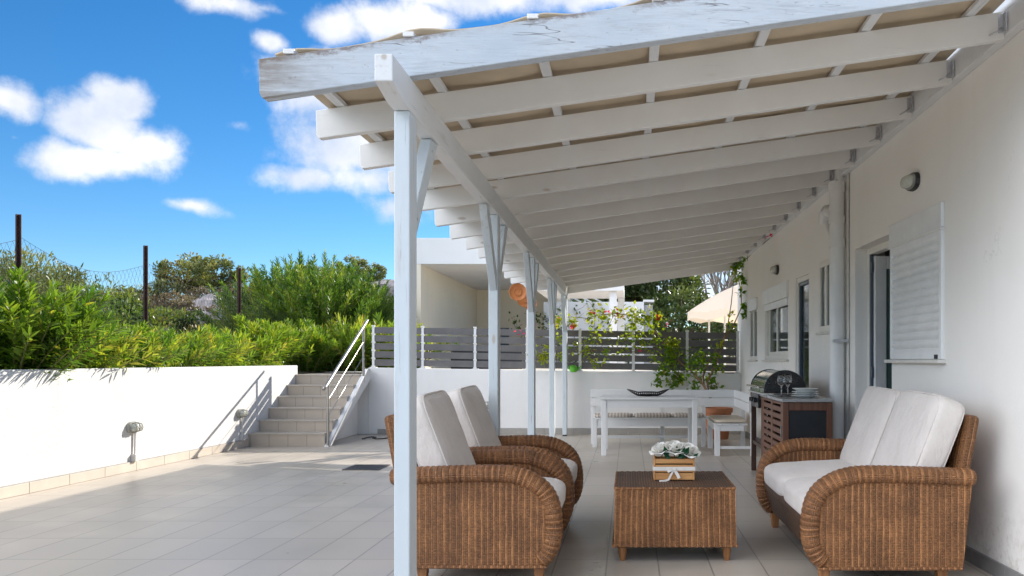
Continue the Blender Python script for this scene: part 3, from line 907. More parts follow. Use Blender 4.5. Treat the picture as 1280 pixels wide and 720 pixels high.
mb = MB(); mb.tube([H(-.06, 7.890, 2.80), H(-.06, 7.890, 3.0)], .028, 12); mb.build('spout', M['white_pvc'], t, smooth='auto')
mb = MB(); mb.box(-.14, .0, 7.79, 7.83, 1.36, 1.385, Matrix.Translation((2.155, 0, 0)) @ Matrix.Rotation(HT, 4, 'Z')); mb.build('bracket', M['zinc'], t)
t = MB(); t.tube([H(-.008, 7.760, .1), H(-.008, 7.760, 1.36), H(-.008, 7.765, 2.3), H(-.008, 7.760, 2.86)], .006, 6)
tag(t.build('wall_cable', M['cap'], None, smooth='auto'), 'thin dark cable running up the house wall beside the drainpipe', 'cable')

# ------------------------------------------------------------------ pergola
per = thing('pergola', (-1.0, 3.9, 0), 'white painted timber pergola roof on five posts over the terrace', 'pergola')
BX = -1.013
POST_Y = [3.89, 6.51, 9.02, 11.47, 13.75]
def drop(y): return -.012 * (y - 4.6)
def beam_z(y): return 2.315 - .010 * (y - 3.89)
def raf_z(x, y): return 2.462 + .144 * (x - BX) + drop(y)
for y in POST_Y:
    mb = MB(); mb.box(BX - .035, BX + .035, y, y + .135, .02, beam_z(y) - .002)
    p = mb.build('post', M['post'], per, bevel=.005)
    mb = MB(); mb.box(BX - .032, BX + .032, y + .004, y + .131, .0, .02); mb.build('foot', M['black_metal'], p)
mb = MB()
bt = .148
ya, yb = 3.60, 14.0
A = [(ya, beam_z(ya) + .035), (ya + .19, beam_z(ya + .19)), (yb, beam_z(yb)), (yb, beam_z(yb) + bt), (ya, beam_z(ya) + bt)]
mb.prism(A, BX - .038, BX + .038, 'yz')
mb.build('beam', M['beam'], per, bevel=.005)
for i, y in enumerate(POST_Y):
    for s in (-1, 1):
        if (i == 0 and s < 0) or (i == 4 and s > 0): continue
        yc = y + .0675
        z1 = beam_z(yc) - .01
        p0 = Vector((BX, yc + s * .05, z1 - .50)); p1 = Vector((BX, yc + s * .47, z1 - .02))
        mb = MB()
        w = .048
        a0 = yc + s * .069; 
        mb.prism([(a0, z1 - .56), (a0, z1 - .42), (yc + s * .40, z1), (yc + s * .54, z1)], BX - .027, BX + .027, 'yz')
        br_ = mb.build('brace', M['post'], per, bevel=.004)
        for (by_, bz_) in ((yc + s * .10, z1 - .45), (yc + s * .42, z1 - .06)):
            mb = MB(); mb.lathe([(.001, 0), (.009, 0), (.007, .004), (.001, .005)], (BX + .027, by_, bz_), 8, Matrix.Rotation(rad(90), 4, 'Y')); mb.build('bolt', M['zinc'], br_)
RY = [3.9 + .7 * k for k in range(15)]
for k, y in enumerate(RY):
    hgt = .173 if k == 0 else .147
    th = .07 if k == 0 else .052
    zoff = -.004 if k == 0 else 0
    xa = -1.655 + random.uniform(-.02, .02)
    xb = XH(y) - .062
    mb = MB()
    za, zb2 = raf_z(xa, y) + zoff, raf_z(xb, y) + zoff
    mb.prism([(xa + .016, za - .001), (xb, zb2), (xb, zb2 + hgt), (xa, za + hgt), (xa + .004, za + .02)], y, y + th, 'xz')
    mb.build('rafter', M['rafter_worn'] if k == 0 else M['rafter'], per, bevel=.004)
    mb = MB()
    mb.box(xb - .035, xb - .002, y - .004, y - .001, zb2 + .03, zb2 + .13)
    mb.box(xb - .012, xb - .002, y - .04, y - .004, zb2 + .03, zb2 + .13)
    mb.tube([(xb - .02, y - .004, zb2 + .06), (xb - .05, y - .03, zb2 + .03), (xb - .085, y - .004, zb2 + .015)], .004, 5)
    mb.build('bracket', M['zinc'], per)
for x in (-1.52, -.985, -.43, .13, .69, 1.25):
    mb = MB(); zt = raf_z(x, 3.9) + .1695
    mb.bar((x, 3.893, zt + .013), (x, 3.975, zt + .013), .05, .022); mb.build('batten_end', M['rafter'], per, bevel=.003)
# ledger on the house wall
mb = MB()
def led(y): return raf_z(XH(y), y) + .01
ys_ = (3.3, 14.4)
v = []
for y in ys_:
    xw = XH(y) - .002
    v += [(xw - .058, y, led(y)), (xw, y, led(y)), (xw, y, led(y) + .21), (xw - .058, y, led(y) + .21)]
mb.add(v, [(0, 1, 5, 4), (1, 2, 6, 5), (2, 3, 7, 6), (3, 0, 4, 7), (3, 2, 1, 0), (4, 5, 6, 7)])
mb.build('ledger', M['beam'], per, bevel=.004)
# battens across the rafters and the beige sheet over them
bx = [-1.52, -.985, -.43, .13, .69, 1.25, 1.80]
for x in bx:
    mb = MB(); y0_, y1_ = 3.974, 14.05
    mb.bar((x, y0_, raf_z(x, y0_) + .148 + .013), (x, y1_, raf_z(x, y1_) + .148 + .013), .05, .024)
    mb.build('batten', M['beam'], per, bevel=.003)
mb = MB(); vs = []; fs = []
nx, ny = 71, 40
for j in range(ny):
    y = 3.945 + (14.1 - 3.945) * j / (ny - 1)
    for i in range(nx):
        x = -1.60 + (1.985 + 1.60 - .03) * i / (nx - 1)
        x = min(x, XH(y) - .01)
        ph = ((x + 1.53) / .556) % 1.0
        sag = .022 * math.sin(math.pi * ph) if x > -1.53 else .02
        z = raf_z(x, y) + .148 + .034 - sag * (0.6 + .4 * math.sin(y * 2.1 + x)) + .010 * math.sin(x * 3.1 + 1) * max(0, 1 - (y - 3.945) * 2)
        vs.append((x, y, max(z, raf_z(x, y) + (.180 + .030 * (.5 + .5 * math.cos(2 * math.pi * (x + 1.52) / .556)) ** 2 + .006 * math.sin(x * 5) if y < 3.99 else .150))))
for j in range(ny - 1):
    for i in range(nx - 1):
        a = j * nx + i; fs.append((a, a + 1, a + nx + 1, a + nx))
mb.add(vs, fs)
o = mb.build('roof_sheet', M['sheet'], per, smooth=True, recalc=False)
sm_ = o.modifiers.new('thick', 'SOLIDIFY'); sm_.thickness = .008; sm_.offset = 1
# closing board at the far end
mb = MB()
y = 14.0
xa, xb = -1.05, XH(y) - .06
mb.prism([(xa, raf_z(xa, y) - .09), (xb, raf_z(xb, y) - .09), (xb, raf_z(xb, y) + .10), (xa, raf_z(xa, y) + .10)], y + .003, y + .035, 'xz')
mb.build('end_board', M['rafter'], per, bevel=.004)

# =================================================================== OBJECTS ON THE TERRACE
def cushion(mb, M4, w, h, t, n=14, puff=.30, e=5.0):
    """soft box: w along local x, h along local z, t along local y"""
    idx = {}; vs = []; fs = []
    def vert(p):
        key = tuple(round(c * 1000) for c in p)
        if key in idx: return idx[key]
        a, b, c = p
        L = (abs(a) ** e + abs(b) ** e + abs(c) ** e) ** (1 / e)
        m = max(abs(a), abs(b), abs(c))
        k = m / L if L else 1
        q = Vector((a * k, b * k, c * k))
        edge = 1 - puff * (max(abs(q.x), abs(q.z)) ** 5)
        # seams pull the corners in slightly
        wob = .012 * math.sin(7 * q.x + 3 * q.z) + .010 * math.sin(11 * q.z + 1.3)
        pos = Vector((q.x * w / 2, q.y * t / 2 * (edge + wob), q.z * h / 2))
        idx[key] = len(vs); vs.append(M4 @ pos); return idx[key]
    for ax in range(3):
        for s in (-1, 1):
            for i in range(n):
                for j in range(n):
                    f = []
                    for di, dj in ((0, 0), (1, 0), (1, 1), (0, 1)):
                        u, v = -1 + 2 * (i + di) / n, -1 + 2 * (j + dj) / n
                        p = [0, 0, 0]; p[ax] = s; p[(ax + 1) % 3] = u; p[(ax + 2) % 3] = v
                        f.append(vert(p))
                    if s < 0: f.reverse()
                    fs.append(tuple(f))
    mb.add(vs, fs)
def piping(mb, M4, w, h, t, side=1, e=5.0):
    pts = []
    for k in range(73):
        a = 2 * math.pi * k / 72
        c, s = math.cos(a), math.sin(a)
        L = (abs(c) ** e + abs(s) ** e) ** (1 / e)
        pts.append(M4 @ Vector((c / L * w / 2 * .965, side * t / 2 * .72, s / L * h / 2 * .965)))
    mb.tube(pts, .0045, 6, caps=False)

ARM = [(.846, .099), (.886, .135), (.912, .185), (.926, .24), (.930, .30), (.927, .36), (.918, .42), (.900, .475), (.872, .52),
       (.835, .556), (.79, .585), (.74, .608), (.68, .625), (.61, .633), (.52, .634), (.40, .631), (.28, .627), (.16, .623), (.03, .618), (.0, .616)]
def resample(pts, step):
    out = [Vector(pts[0])]; acc = 0
    for a, b in zip(pts, pts[1:]):
        a, b = Vector(a), Vector(b); L = (b - a).length; pos = step - acc
        while pos <= L:
            out.append(a + (b - a) * (pos / L)); pos += step
        acc = (acc + L) % step if L else acc
    return out
def wicker_seat(name, loc, W, ncush, label, cat, group, rz):
    t = thing(name, loc, label, cat, group, rz, local=True)
    X = lambda u: u - .465
    yo = W / 2
    def smooth_path(p):
        for _ in range(2):
            q = [p[0]]
            for a, b in zip(p, p[1:]):
                q += [(a[0] * .75 + b[0] * .25, a[1] * .75 + b[1] * .25), (a[0] * .25 + b[0] * .75, a[1] * .25 + b[1] * .75)]
            q.append(p[-1]); p = q
        return p
    path = resample(smooth_path(ARM), .0075)
    for s in (-1, 1):
        yc = s * (yo - .062)
        # woven roll along the top and front of the arm, wrapped in ridges
        mb = MB(); vs = []; fs = []; uvs = []; n = 18
        N = len(path)
        for i, p in enumerate(path):
            d = path[min(i + 1, N - 1)] - path[max(i - 1, 0)]; d = Vector((d.x, d.y)).normalized()
            nx, nz = -d.y, d.x                       # outward normal of a path running front bottom -> rear
            if nz < 0 and p.y > .5: nx, nz = -nx, -nz
            if p.y <= .5 and nx < 0: nx, nz = -nx, -nz
            sl = i * .0075
            rid = 1 + .10 * (abs(math.sin(math.pi * sl / .031)) - .5)
            e0 = min(1, (N - 1 - i) * .0075 / .03); endk = math.sqrt(max(0.03, 1 - (1 - e0) ** 2)) * 1.06
            hn, hy = .043 * rid * endk, .066 * rid * endk
            cx, cz = X(p.x) - nx * .043, p.y - nz * .043
            for k in range(n):
                a = 2 * math.pi * k / n
                ca, sa = math.cos(a), math.sin(a)
                ex = .75
                va = math.copysign(abs(ca) ** ex, ca) * hn; vb = math.copysign(abs(sa) ** ex, sa) * hy
                vs.append((cx + nx * va, yc + vb, cz + nz * va))
        for i in range(N - 1):
            for k in range(n):
                k2 = (k + 1) % n
                fs.append((i * n + k, i * n + k2, (i + 1) * n + k2, (i + 1) * n + k))
                u0, u1 = i * .0075 * .8, (i + 1) * .0075 * .8
                uvs.append([(u0, k * .019), (u0, (k + 1) * .019), (u1, (k + 1) * .019), (u1, k * .019)])
        fs.append(tuple(range(n))); uvs.append([(0, 0)] * n)
        fs.append(tuple((N - 1) * n + k for k in range(n))); uvs.append([(0, 0)] * n)
        mb.add(vs, fs, uvs)
        arm = mb.build('arm_roll', M['wicker_roll'], t, smooth=True)
        # flat woven panel below the roll
        poly = [(X(p[0] - (.035 if p[0] > .8 else 0)), p[1] - (.03 if p[1] > .5 else 0)) for p in smooth_path(ARM)][::3]
        poly = [(x, max(z, .092)) for x, z in poly]
        poly += [(X(.030), .585), (X(.085), .095)]
        mb = MB(); mb.prism(poly, yc - .046, yc + .046, 'xz')
        mb.build('side_panel', M['wicker'], t, bevel=.006)
        mb = MB(); mb.tube([(X(.09), yc + s * .05, .098), (X(.85), yc + s * .05, .098)], .009, 8)
        mb.build('bottom_braid', M['wicker'], t, smooth='auto')
    wi = yo - .115
    mb = MB()
    mb.prism([(X(.80), .115), (X(.825), .115), (X(.885), .30), (X(.885), .335), (X(.80), .335)], -wi, wi, 'xz')
    fp = mb.build('front_panel', M['wicker_dark'], t, bevel=.008)
    for pol, ly in ((fp.data, 0),):
        uvl = pol.uv_layers[0].data
        for p_ in pol.polygons:
            for l in p_.loop_indices:
                co = pol.vertices[pol.loops[l].vertex_index].co
                uvl[l].uv = (co.y, co.z + co.x * .2)
    mb = MB(); mb.box(X(.10), X(.80), -wi, wi, .24, .30); mb.build('seat_deck', M['wicker_dark'], t, bevel=.004)
    # backrest
    Mb = Matrix.Translation((X(.165), 0, .12)) @ Matrix.Rotation(rad(-10.5), 4, 'Y')
    mb = MB()
    vs = []
    mb.box(-.075, .0, -wi + .005, wi - .005, 0, .80, Mb)
    b = mb.build('backrest', M['wicker'], t, bevel=.026, seg=4)
    for p_ in b.data.polygons:
        for l in p_.loop_indices:
            co = b.data.vertices[b.data.loops[l].vertex_index].co
            b.data.uv_layers[0].data[l].uv = (co.y, co.z) if abs(p_.normal.y) < .8 else (co.x * 1.0 + co.z * .19, co.z)
    for sx in (-1, 1):
        for fx in (.17, .80):
            mb = MB()
            mb.prism([(X(fx) - .030, .104), (X(fx) + .034, .104), (X(fx) + .022, .0), (X(fx) - .020, .0)], sx * (yo - .10) - .03, sx * (yo - .10) + .03, 'xz')
            mb.build('leg', M['leg_wood'], t, bevel=.006)
    cw = (2 * wi) / ncush
    for k in range(ncush):
        yc = -wi + cw * (k + .5)
        Ms = Matrix.Translation((X(.575), yc, .405)) @ Matrix.Rotation(rad(3), 4, 'Y') @ Matrix.Rotation(rad(90), 4, 'Z') @ Matrix.Rotation(rad(90), 4, 'X')
        mb = MB(); cushion(mb, Ms, cw - .008, .66, .185, puff=.28, e=6.5)
        c = mb.build('seat_cushion', M['fabric'], t, smooth=True)
        tl = rad(21)
        Mc = Matrix.Translation((X(.185), yc, .715)) @ Matrix.Rotation(-tl, 4, 'Y') @ Matrix.Rotation(rad(90), 4, 'Z') @ Matrix.Rotation(rad(random.uniform(-1.0, 1.0)), 4, 'Y')
        mb = MB(); cushion(mb, Mc, cw - .006, .60, .20, puff=.20, e=8)
        c = mb.build('back_cushion', M['fabric'], t, smooth=True)
        for sd in (-1, 1):
            m2 = MB(); piping(m2, Mc, cw - .006, .60, .20, sd, 8); m2.build('piping', M['fabric'], c, smooth=True)
    return t
chair = wicker_seat('wicker_armchair', (-.822, 5.10, 0), .945, 1, 'wicker armchair with cream cushions right behind the nearest white post', 'armchair', 'wicker armchairs on the left', 0)
copy_tree(chair, (-.815, 6.135, 0), rad(-1), 'wicker armchair farther from the camera, beyond its twin by the post')
wicker_seat('wicker_loveseat', (1.385, 5.475, 0), 1.77, 2, 'wide two seat wicker sofa with cream cushions against the house wall', 'sofa', None, rad(180))

# ------------------------------------------------------------------ coffee table
t = thing('coffee_table', (.275, 5.55, 0), 'square honey wicker coffee table with a darker top on tapered legs', 'coffee table')
x0, x1, y0, y1 = -.083, .633, 5.175, 5.93
mb = MB()
vs = []; 
def ring(z, g): return [(x0 - g, y0 - g, z), (x1 + g, y0 - g, z), (x1 + g, y1 + g, z), (x0 - g, y1 + g, z)]
a, b = ring(.095, .006), ring(.434, 0)
for i in range(4):
    j = (i + 1) % 4
    L = .73
    mb.add([a[i], a[j], b[j], b[i]], [(0, 1, 2, 3)], [[(i * .8, .095), (i * .8 + L, .095), (i * .8 + L, .434), (i * .8, .434)]])
mb.build('skirt', M['wicker'], t, recalc=False)
mb = MB(); mb.box(x0 + .004, x1 - .004, y0 + .004, y1 - .004, .425, .444); mb.build('top', M['wicker_dark'], t, bevel=.006, seg=3)
mb = MB()
c = ring(.437, -.003)
for i in range(4):
    p, q = Vector(c[i]), Vector(c[(i + 1) % 4]); n = 60
    mb.tube([p + (q - p) * k / n for k in range(n + 1)], [.0075 + .0022 * math.sin(k * 1.9) for k in range(n + 1)], 7)
mb.build('top_braid', M['wicker'], t, smooth='auto')
mb = MB()
c = ring(.097, .007)
for i in range(4):
    p, q = Vector(c[i]), Vector(c[(i + 1) % 4]); n = 60
    mb.tube([p + (q - p) * k / n for k in range(n + 1)], [.0085 + .0022 * math.sin(k * 1.9) for k in range(n + 1)], 7)
mb.build('bottom_braid', M['wicker'], t, smooth='auto')
for lx in (x0 + .046, x1 - .046):
    for ly in (y0 + .046, y1 - .046):
        mb = MB(); mb.lathe([(.030, .115), (.029, .085), (.0175, .012), (.014, .004), (.013, 0)], (lx, ly, 0), 18)
        mb.build('leg', M['leg_wood'], t, smooth='auto')

# ------------------------------------------------------------------ flower crate
t = thing('flower_crate', (.284, 5.53, .446), 'small orange wooden crate tied with a white ribbon on the coffee table', 'crate')
cx0, cx1, cy0, cy1, cz = .160, .408, 5.455, 5.60, .446
for (z0, z1) in ((.004, .046), (.051, .098), (.106, .136)):
    mb = MB(); mb.box(cx0 + .006, cx1 - .006, cy0, cy0 + .009, cz + z0, cz + z1); mb.build('front_slat', M['crate'], t, bevel=.0025)
    mb = MB(); mb.box(cx0 + .006, cx1 - .006, cy1 - .009, cy1, cz + z0, cz + z1); mb.build('rear_slat', M['crate'], t, bevel=.0025)
for xx in (cx0 - .004, cx1 - .006):
    mb = MB(); mb.box(xx, xx + .010, cy0 - .003, cy1 + .003, cz, cz + .148); mb.build('end_board', M['crate'], t, bevel=.004)
mb = MB(); mb.box(cx0 + .008, cx1 - .008, cy0 + .010, cy1 - .010, cz + .005, cz + .012); mb.build('bottom', M['crate'], t)
mb = MB(); mb.box(cx0 + .008, cx1 - .008, cy0 + .011, cy1 - .011, cz + .02, cz + .115); mb.build('moss', simple('dark_moss', (.03, .035, .015), .95, .4, 40, .8, 60), t)
mb = MB()
zz = cz + .062
mb.box(cx0 - .007, cx1 + .007, cy0 - .0035, cy0 - .0015, zz, zz + .024)
mb.box(cx0 - .0075, cx0 - .005, cy0 - .0015, cy1, zz, zz + .024); mb.box(cx1 + .005, cx1 + .0075, cy0 - .0015, cy1, zz, zz + .024)
rb = mb.build('ribbon', M['ribbon'], t)
def strip(mb, pts, w):
    vs = []; fs = []
    for i, p in enumerate(pts):
        p = Vector(p); d = (Vector(pts[min(i + 1, len(pts) - 1)]) - Vector(pts[max(i - 1, 0)])).normalized()
        s = d.cross(Vector((0, -1, .15))).normalized() * w / 2
        vs += [p - s, p + s]
    for i in range(len(pts) - 1): fs.append((2 * i, 2 * i + 1, 2 * i + 3, 2 * i + 2))
    mb.add(vs, fs)
mb = MB()
kx, ky = .284, cy0 - .008
strip(mb, [(kx, ky, zz + .012), (kx - .012, ky - .003, zz - .01), (kx - .026, ky - .006, zz - .035), (kx - .036, ky - .010, zz - .054), (kx - .06, ky - .022, zz - .0605), (kx - .095, ky - .03, zz - .0608)], .013)
strip(mb, [(kx, ky, zz + .012), (kx + .010, ky - .004, zz - .008), (kx + .024, ky - .008, zz - .032), (kx + .030, ky - .010, zz - .046)], .019)
strip(mb, [(kx, ky - .003, zz + .014), (kx - .022, ky - .010, zz + .004), (kx - .042, ky - .008, zz - .006)], .014)
strip(mb, [(kx, ky - .004, zz + .02), (kx + .004, ky - .008, zz + .006), (kx + .012, ky - .006, zz + .002)], .016)
o = mb.build('ribbon_bow', M['ribbon'], t, recalc=False)
m_ = o.modifiers.new('t', 'SOLIDIFY'); m_.thickness = .0012
def rose(name, c, r, label, tilt):
    t2 = thing(name, c, label, 'flower', 'white roses in the crate')
    mb = MB()
    Mt = Matrix.Translation(c) @ Matrix.Rotation(tilt[0], 4, 'X') @ Matrix.Rotation(tilt[1], 4, 'Y')
    rr = random.Random(int(c[0] * 1000))
    for layer, (rad_k, open_, npet) in enumerate(((.30, .05, 3), (.50, .22, 4), (.72, .42, 5), (.92, .65, 6), (1.05, .95, 6))):
        for k in range(npet):
            a0 = 2 * math.pi * (k + .5 * layer) / npet + rr.uniform(-.15, .15)
            wid = 2 * math.pi / npet * .72
            vs = []; fs = []; nu, nv = 7, 6
            for i in range(nu):
                u = -1 + 2 * i / (nu - 1)
                for j in range(nv):
                    v = j / (nv - 1)
                    a = a0 + u * wid * (0.55 + .45 * math.sin(math.pi * min(v * .8 + .15, 1)))
                    R = r * rad_k * (math.sin(v * 1.45) ** .7 + open_ * .28 * v * v * v) * (1 - .05 * u * u)
                    z = r * (-.55 + (1.25 - .45 * open_) * v - .22 * u * u * v - open_ * .25 * v ** 4)
                    vs.append(Mt @ Vector((R * math.cos(a), R * math.sin(a), z)))
            for i in range(nu - 1):
                for j in range(nv - 1): fs.append((i * nv + j, (i + 1) * nv + j, (i + 1) * nv + j + 1, i * nv + j + 1))
            mb.add(vs, fs)
    mb.build('petals', M['petal'], t2, smooth=True, recalc=False)
    mb = MB(); mb.tube([Mt @ Vector((0, 0, -.5 * r)), Vector(c) + Vector((0, 0, -r * 1.5))], .004, 6); mb.build('stem', M['stem'], t2)
    return t2
rose('rose', (.203, 5.515, .640), .060, 'white rose at the left end of the orange crate', (rad(15), rad(-18)))
rose('rose', (.290, 5.500, .648), .064, 'creamy white rose in the middle of the orange crate', (rad(22), rad(4)))
rose('rose', (.378, 5.505, .632), .060, 'ivory rose at the right end of the orange crate', (rad(28), rad(14)))
rose('rose', (.335, 5.555, .650), .042, 'pale rose half hidden behind the middle flowers', (rad(-6), rad(8)))
mb = MB()
lv = [(.245, 5.462, .585, -.3, .085), (.262, 5.455, .58, -.9, .06), (.335, 5.458, .575, .15, .085), (.345, 5.455, .60, .5, .07), (.30, 5.450, .585, 1.0, .055), (.40, 5.46, .585, .8, .05), (.318, 5.47, .60, -.3, .07)]
for (x, y, z, a, L) in lv:
    d = Vector((math.sin(a), -.25, math.cos(a))).normalized(); s = d.cross(Vector((0, -1, 0))).normalized()
    p = Vector((x, y, z)); w = L * .27
    mb.add([p, p + d * L * .45 - s * w, p + d * L, p + d * L * .45 + s * w, p + d * L * .5 + Vector((0, .008, 0))], [(0, 1, 4), (1, 2, 4), (2, 3, 4), (3, 0, 4)])
mb.build('leaves', M['rose_leaf'], t, recalc=False)

# ------------------------------------------------------------------ dining table, corner bench, pads, bowl
t = thing('dining_table', (.27, 11.3, 0), 'white painted wooden dining table in front of the corner bench', 'dining table')
tx0, tx1, ty0, ty1 = -.345, .86, 10.93, 11.78
mb = MB()
for k in range(5):
    ya = ty0 - .02 + k * (ty1 - ty0 + .04) / 5
    mb.box(tx0 - .02, tx1 + .02, ya, ya + (ty1 - ty0 + .04) / 5 - .003, .705, .728)
mb.build('tabletop', M['furn'], t, bevel=.002)
for (a, b, c, d, nm) in ((tx0 + .06, tx1 - .06, ty0 + .012, ty0 + .034, 'apron'), (tx0 + .06, tx1 - .06, ty1 - .034, ty1 - .012, 'apron'),
                     (tx0 + .012, tx0 + .034, ty0 + .06, ty1 - .06, 'apron'), (tx1 - .034, tx1 - .012, ty0 + .06, ty1 - .06, 'apron')):
    mb = MB(); mb.box(a, b, c, d, .60, .704); mb.build(nm, M['furn'], t, bevel=.002)
for lx in (tx0, tx1 - .062):
    for ly in (ty0, ty1 - .062):
        mb = MB(); mb.box(lx, lx + .062, ly, ly + .062, 0, .704); mb.build('leg', M['furn'], t, bevel=.004)

t = thing('corner_bench', (.5, 12.2, 0), 'white painted L shaped corner bench along the back wall', 'bench')
bx0, bx1, by0, by1 = -.50, 1.50, 12.02, 12.45
for k in range(4):
    ya = by0 + k * .105
    mb = MB(); mb.box(bx0, bx1 - .02, ya, ya + .100, .385, .405); mb.build('seat_board', M['furn'], t, bevel=.002)
for k in range(4):
    xa = 1.07 + k * .105
    mb = MB(); mb.box(xa, xa + .10, 10.90, by0 - .004, .385, .405); mb.build('seat_board', M['furn'], t, bevel=.002)
mb = MB(); mb.box(bx0 + .06, 1.06, by0 + .012, by0 + .034, .285, .383); mb.build('apron', M['furn'], t, bevel=.002)
mb = MB(); mb.box(1.09, 1.112, 10.97, by0 - .01, .31, .383); mb.build('apron', M['furn'], t, bevel=.002)
mb = MB(); mb.box(1.14, 1.44, 10.91, 10.932, .31, .383); mb.build('apron', M['furn'], t, bevel=.002)
for (z0, z1) in ((.668, .775), (.545, .655)):
    mb = MB(); mb.box(bx0 - .045, bx1 + .02, by1, by1 + .022, z0, z1); mb.build('back_board', M['furn'], t, bevel=.002)
    mb = MB(); mb.box(bx1 + .0, bx1 + .022, 10.88, by1 - .003, z0, z1); mb.build('back_board', M['furn'], t, bevel=.002)
for (x, y, z) in ((bx0, by0, .384), (1.0, by0, .384), (bx0 - .04, by1 + .024, .77), (1.04, by1 + .024, .77), (.45, by1 + .024, .77)):
    mb = MB(); mb.box(x, x + .06, y, y + .05, 0, z); mb.build('leg', M['furn'], t, bevel=.003)
for (x, y, z) in ((1.075, 10.905, .384), (1.075, 11.85, .384), (1.46, 10.885, .76), (1.46, 11.85, .54)):
    mb = MB(); mb.box(x + (.022 if z > .6 else 0), x + .068, y, y + .055, 0, z) if z < .5 else mb.box(x + .064, x + .12, y, y + .05, 0, z)
    mb.build('leg', M['furn'], t, bevel=.003)
mb = MB(); mb.box(1.145, 1.522, 10.92, 10.945, .085, .12); mb.build('stretcher', M['furn'], t, bevel=.002)
mb = MB(); mb.box(bx0 + .06, 1.0, by0 + .24, by0 + .26, .10, .14); mb.build('stretcher', M['furn'], t, bevel=.002)
k = 0
for (a, b, lab) in ((-.49, .06, 'striped bench pad at the left end of the long bench'), (.075, .60, 'striped bench pad in the middle of the long bench'), (.615, 1.05, 'striped bench pad beside the corner of the bench')):
    mb = MB(); Ms = Matrix.Translation(((a + b) / 2, by0 + .215, .428)) @ Matrix.Rotation(rad(90), 4, 'X')
    cushion(mb, Ms, b - a, .41, .05, 12, .2, 7)
    tag(mb.build('seat_pad', M['pad_stripe'], None, smooth=True), lab, 'seat pad', 'pads on the bench')
mb = MB(); Ms = Matrix.Translation((1.285, 11.42, .43)) @ Matrix.Rotation(rad(90), 4, 'Z') @ Matrix.Rotation(rad(90), 4, 'X')
cushion(mb, Ms, 1.0, .42, .055, 14, .25, 6)
tag(mb.build('seat_pad', M['pad_beige'], None, smooth=True), 'plain beige tufted pad on the short arm of the bench', 'seat pad', 'pads on the bench')

# openwork boat shaped bowl
t = thing('fruit_bowl', (.25, 11.35, .728), 'dark openwork boat shaped bowl on the white dining table', 'bowl')
mb = MB(); nb = 26
def bowl(u, v):                        # u -1..1 along, v -1..1 across
    w = (.06 + .06 * v * v) * (1 - abs(u) ** 3.2) + .004
    z = .006 + .050 * v * v * (1 - abs(u) ** 3) + .086 * max(0, abs(u) - .45) ** 1.3 / .55 ** 1.3
    return Vector((.25 + .272 * u, 11.35 + w * v, .728 + z))
for v in (-1, -.6, -.2, .2, .6, 1):
    mb.tube([bowl(-1 + 2 * k / nb, v) for k in range(nb + 1)], .0055, 6)
for k in range(-9, 10):
    mb.tube([bowl(k / 11, -1 + 2 * q / 8) for q in range(9)], .0045, 5)
for k in range(-9, 9):
    mb.tube([bowl((k + q / 8) / 11, -1 + 2 * q / 8) for q in range(9)], .004, 5)
mb.build('basket', M['iron'], t, smooth='auto')
mb = MB(); mb.lathe([(.07, 0), (.075, .004), (.06, .009)], (.25, 11.35, .728), 20); mb.build('foot', M['iron'], t)

# ------------------------------------------------------------------ outdoor kitchen cart with grill
t = thing('kitchen_cart', (1.55, 8.5, 0), 'reddish brown wooden kitchen cart with slatted door beside the house wall', 'kitchen cart')
kx0, kx1, ky0, ky1, kz = 1.335, 1.765, 7.55, 9.52, .862
kd = 8.80
for x in (kx0, kx1 - .05):
    for y in (ky0, kd - .05):
        mb = MB(); mb.box(x, x + .05, y, y + .05, .05, kz - .028); mb.build('leg', M['cart'], t, bevel=.003)
for x in (kx0, kx1 - .05):
    mb = MB(); mb.box(x, x + .05, ky1 - .055, ky1, .0, kz - .028); mb.build('leg', M['cart_dark'], t, bevel=.003)
mb = MB(); mb.box(kx0 + .05, kx1 - .05, ky0 + .006, ky0 + .046, kz - .10, kz - .028); mb.build('rail', M['cart'], t, bevel=.003)
mb = MB(); mb.box(kx0 + .05, kx1 - .05, ky0 + .006, ky0 + .046, .10, .16); mb.build('rail', M['cart'], t, bevel=.003)
mb = MB(); mb.box(kx0 + .05, kx1 - .05, ky0 + .018, ky0 + .030, .16, kz - .10); mb.build('end_panel', M['black_panel'], t)
mb = MB(); mb.box(kx0 - .012, kx1 + .01, ky0 - .02, kd + .02, kz - .026, kz); mb.build('worktop', M['slate'], t, bevel=.003)
mb = MB(); mb.box(kx0 - .006, kx0 + .02, kd + .022, ky1 + .005, kz - .06, kz - .005); mb.box(kx1 - .03, kx1, kd + .022, ky1 + .005, kz - .06, kz - .005); mb.box(kx0 - .006, kx1, ky1 - .02, ky1 + .01, kz - .06, kz - .005)
mb.build('top_frame', M['cart_dark'], t, bevel=.003)
# slatted door on the terrace side
dr = MB()
da, db = ky0 + .056, kd - .056
dr.box(kx0 + .004, kx0 + .028, da, da + .09, .11, kz - .035); dr.box(kx0 + .004, kx0 + .028, db - .09, db, .11, kz - .035)
mid = (da + db) / 2
dr.box(kx0 + .004, kx0 + .028, mid - .05, mid + .05, .11, kz - .035)
nsl = 11
z0d, z1d = .11, kz - .035
ph = (z1d - z0d) / nsl
for k in range(nsl + 1):
    zc = z0d + k * ph
    a_, b_ = max(z0d, zc - ph * .32), min(z1d, zc + ph * .32)
    dr.box(kx0 + .006, kx0 + .026, da + .09, mid - .05, a_, b_); dr.box(kx0 + .006, kx0 + .026, mid + .05, db - .09, a_, b_)
door = dr.build('slatted_door', M['cart'], t)
mb = MB(); mb.box(kx0 - .008, kx0 + .004, da + .02, da + .035, .52, .62); mb.build('handle', M['steel'], door, bevel=.002)
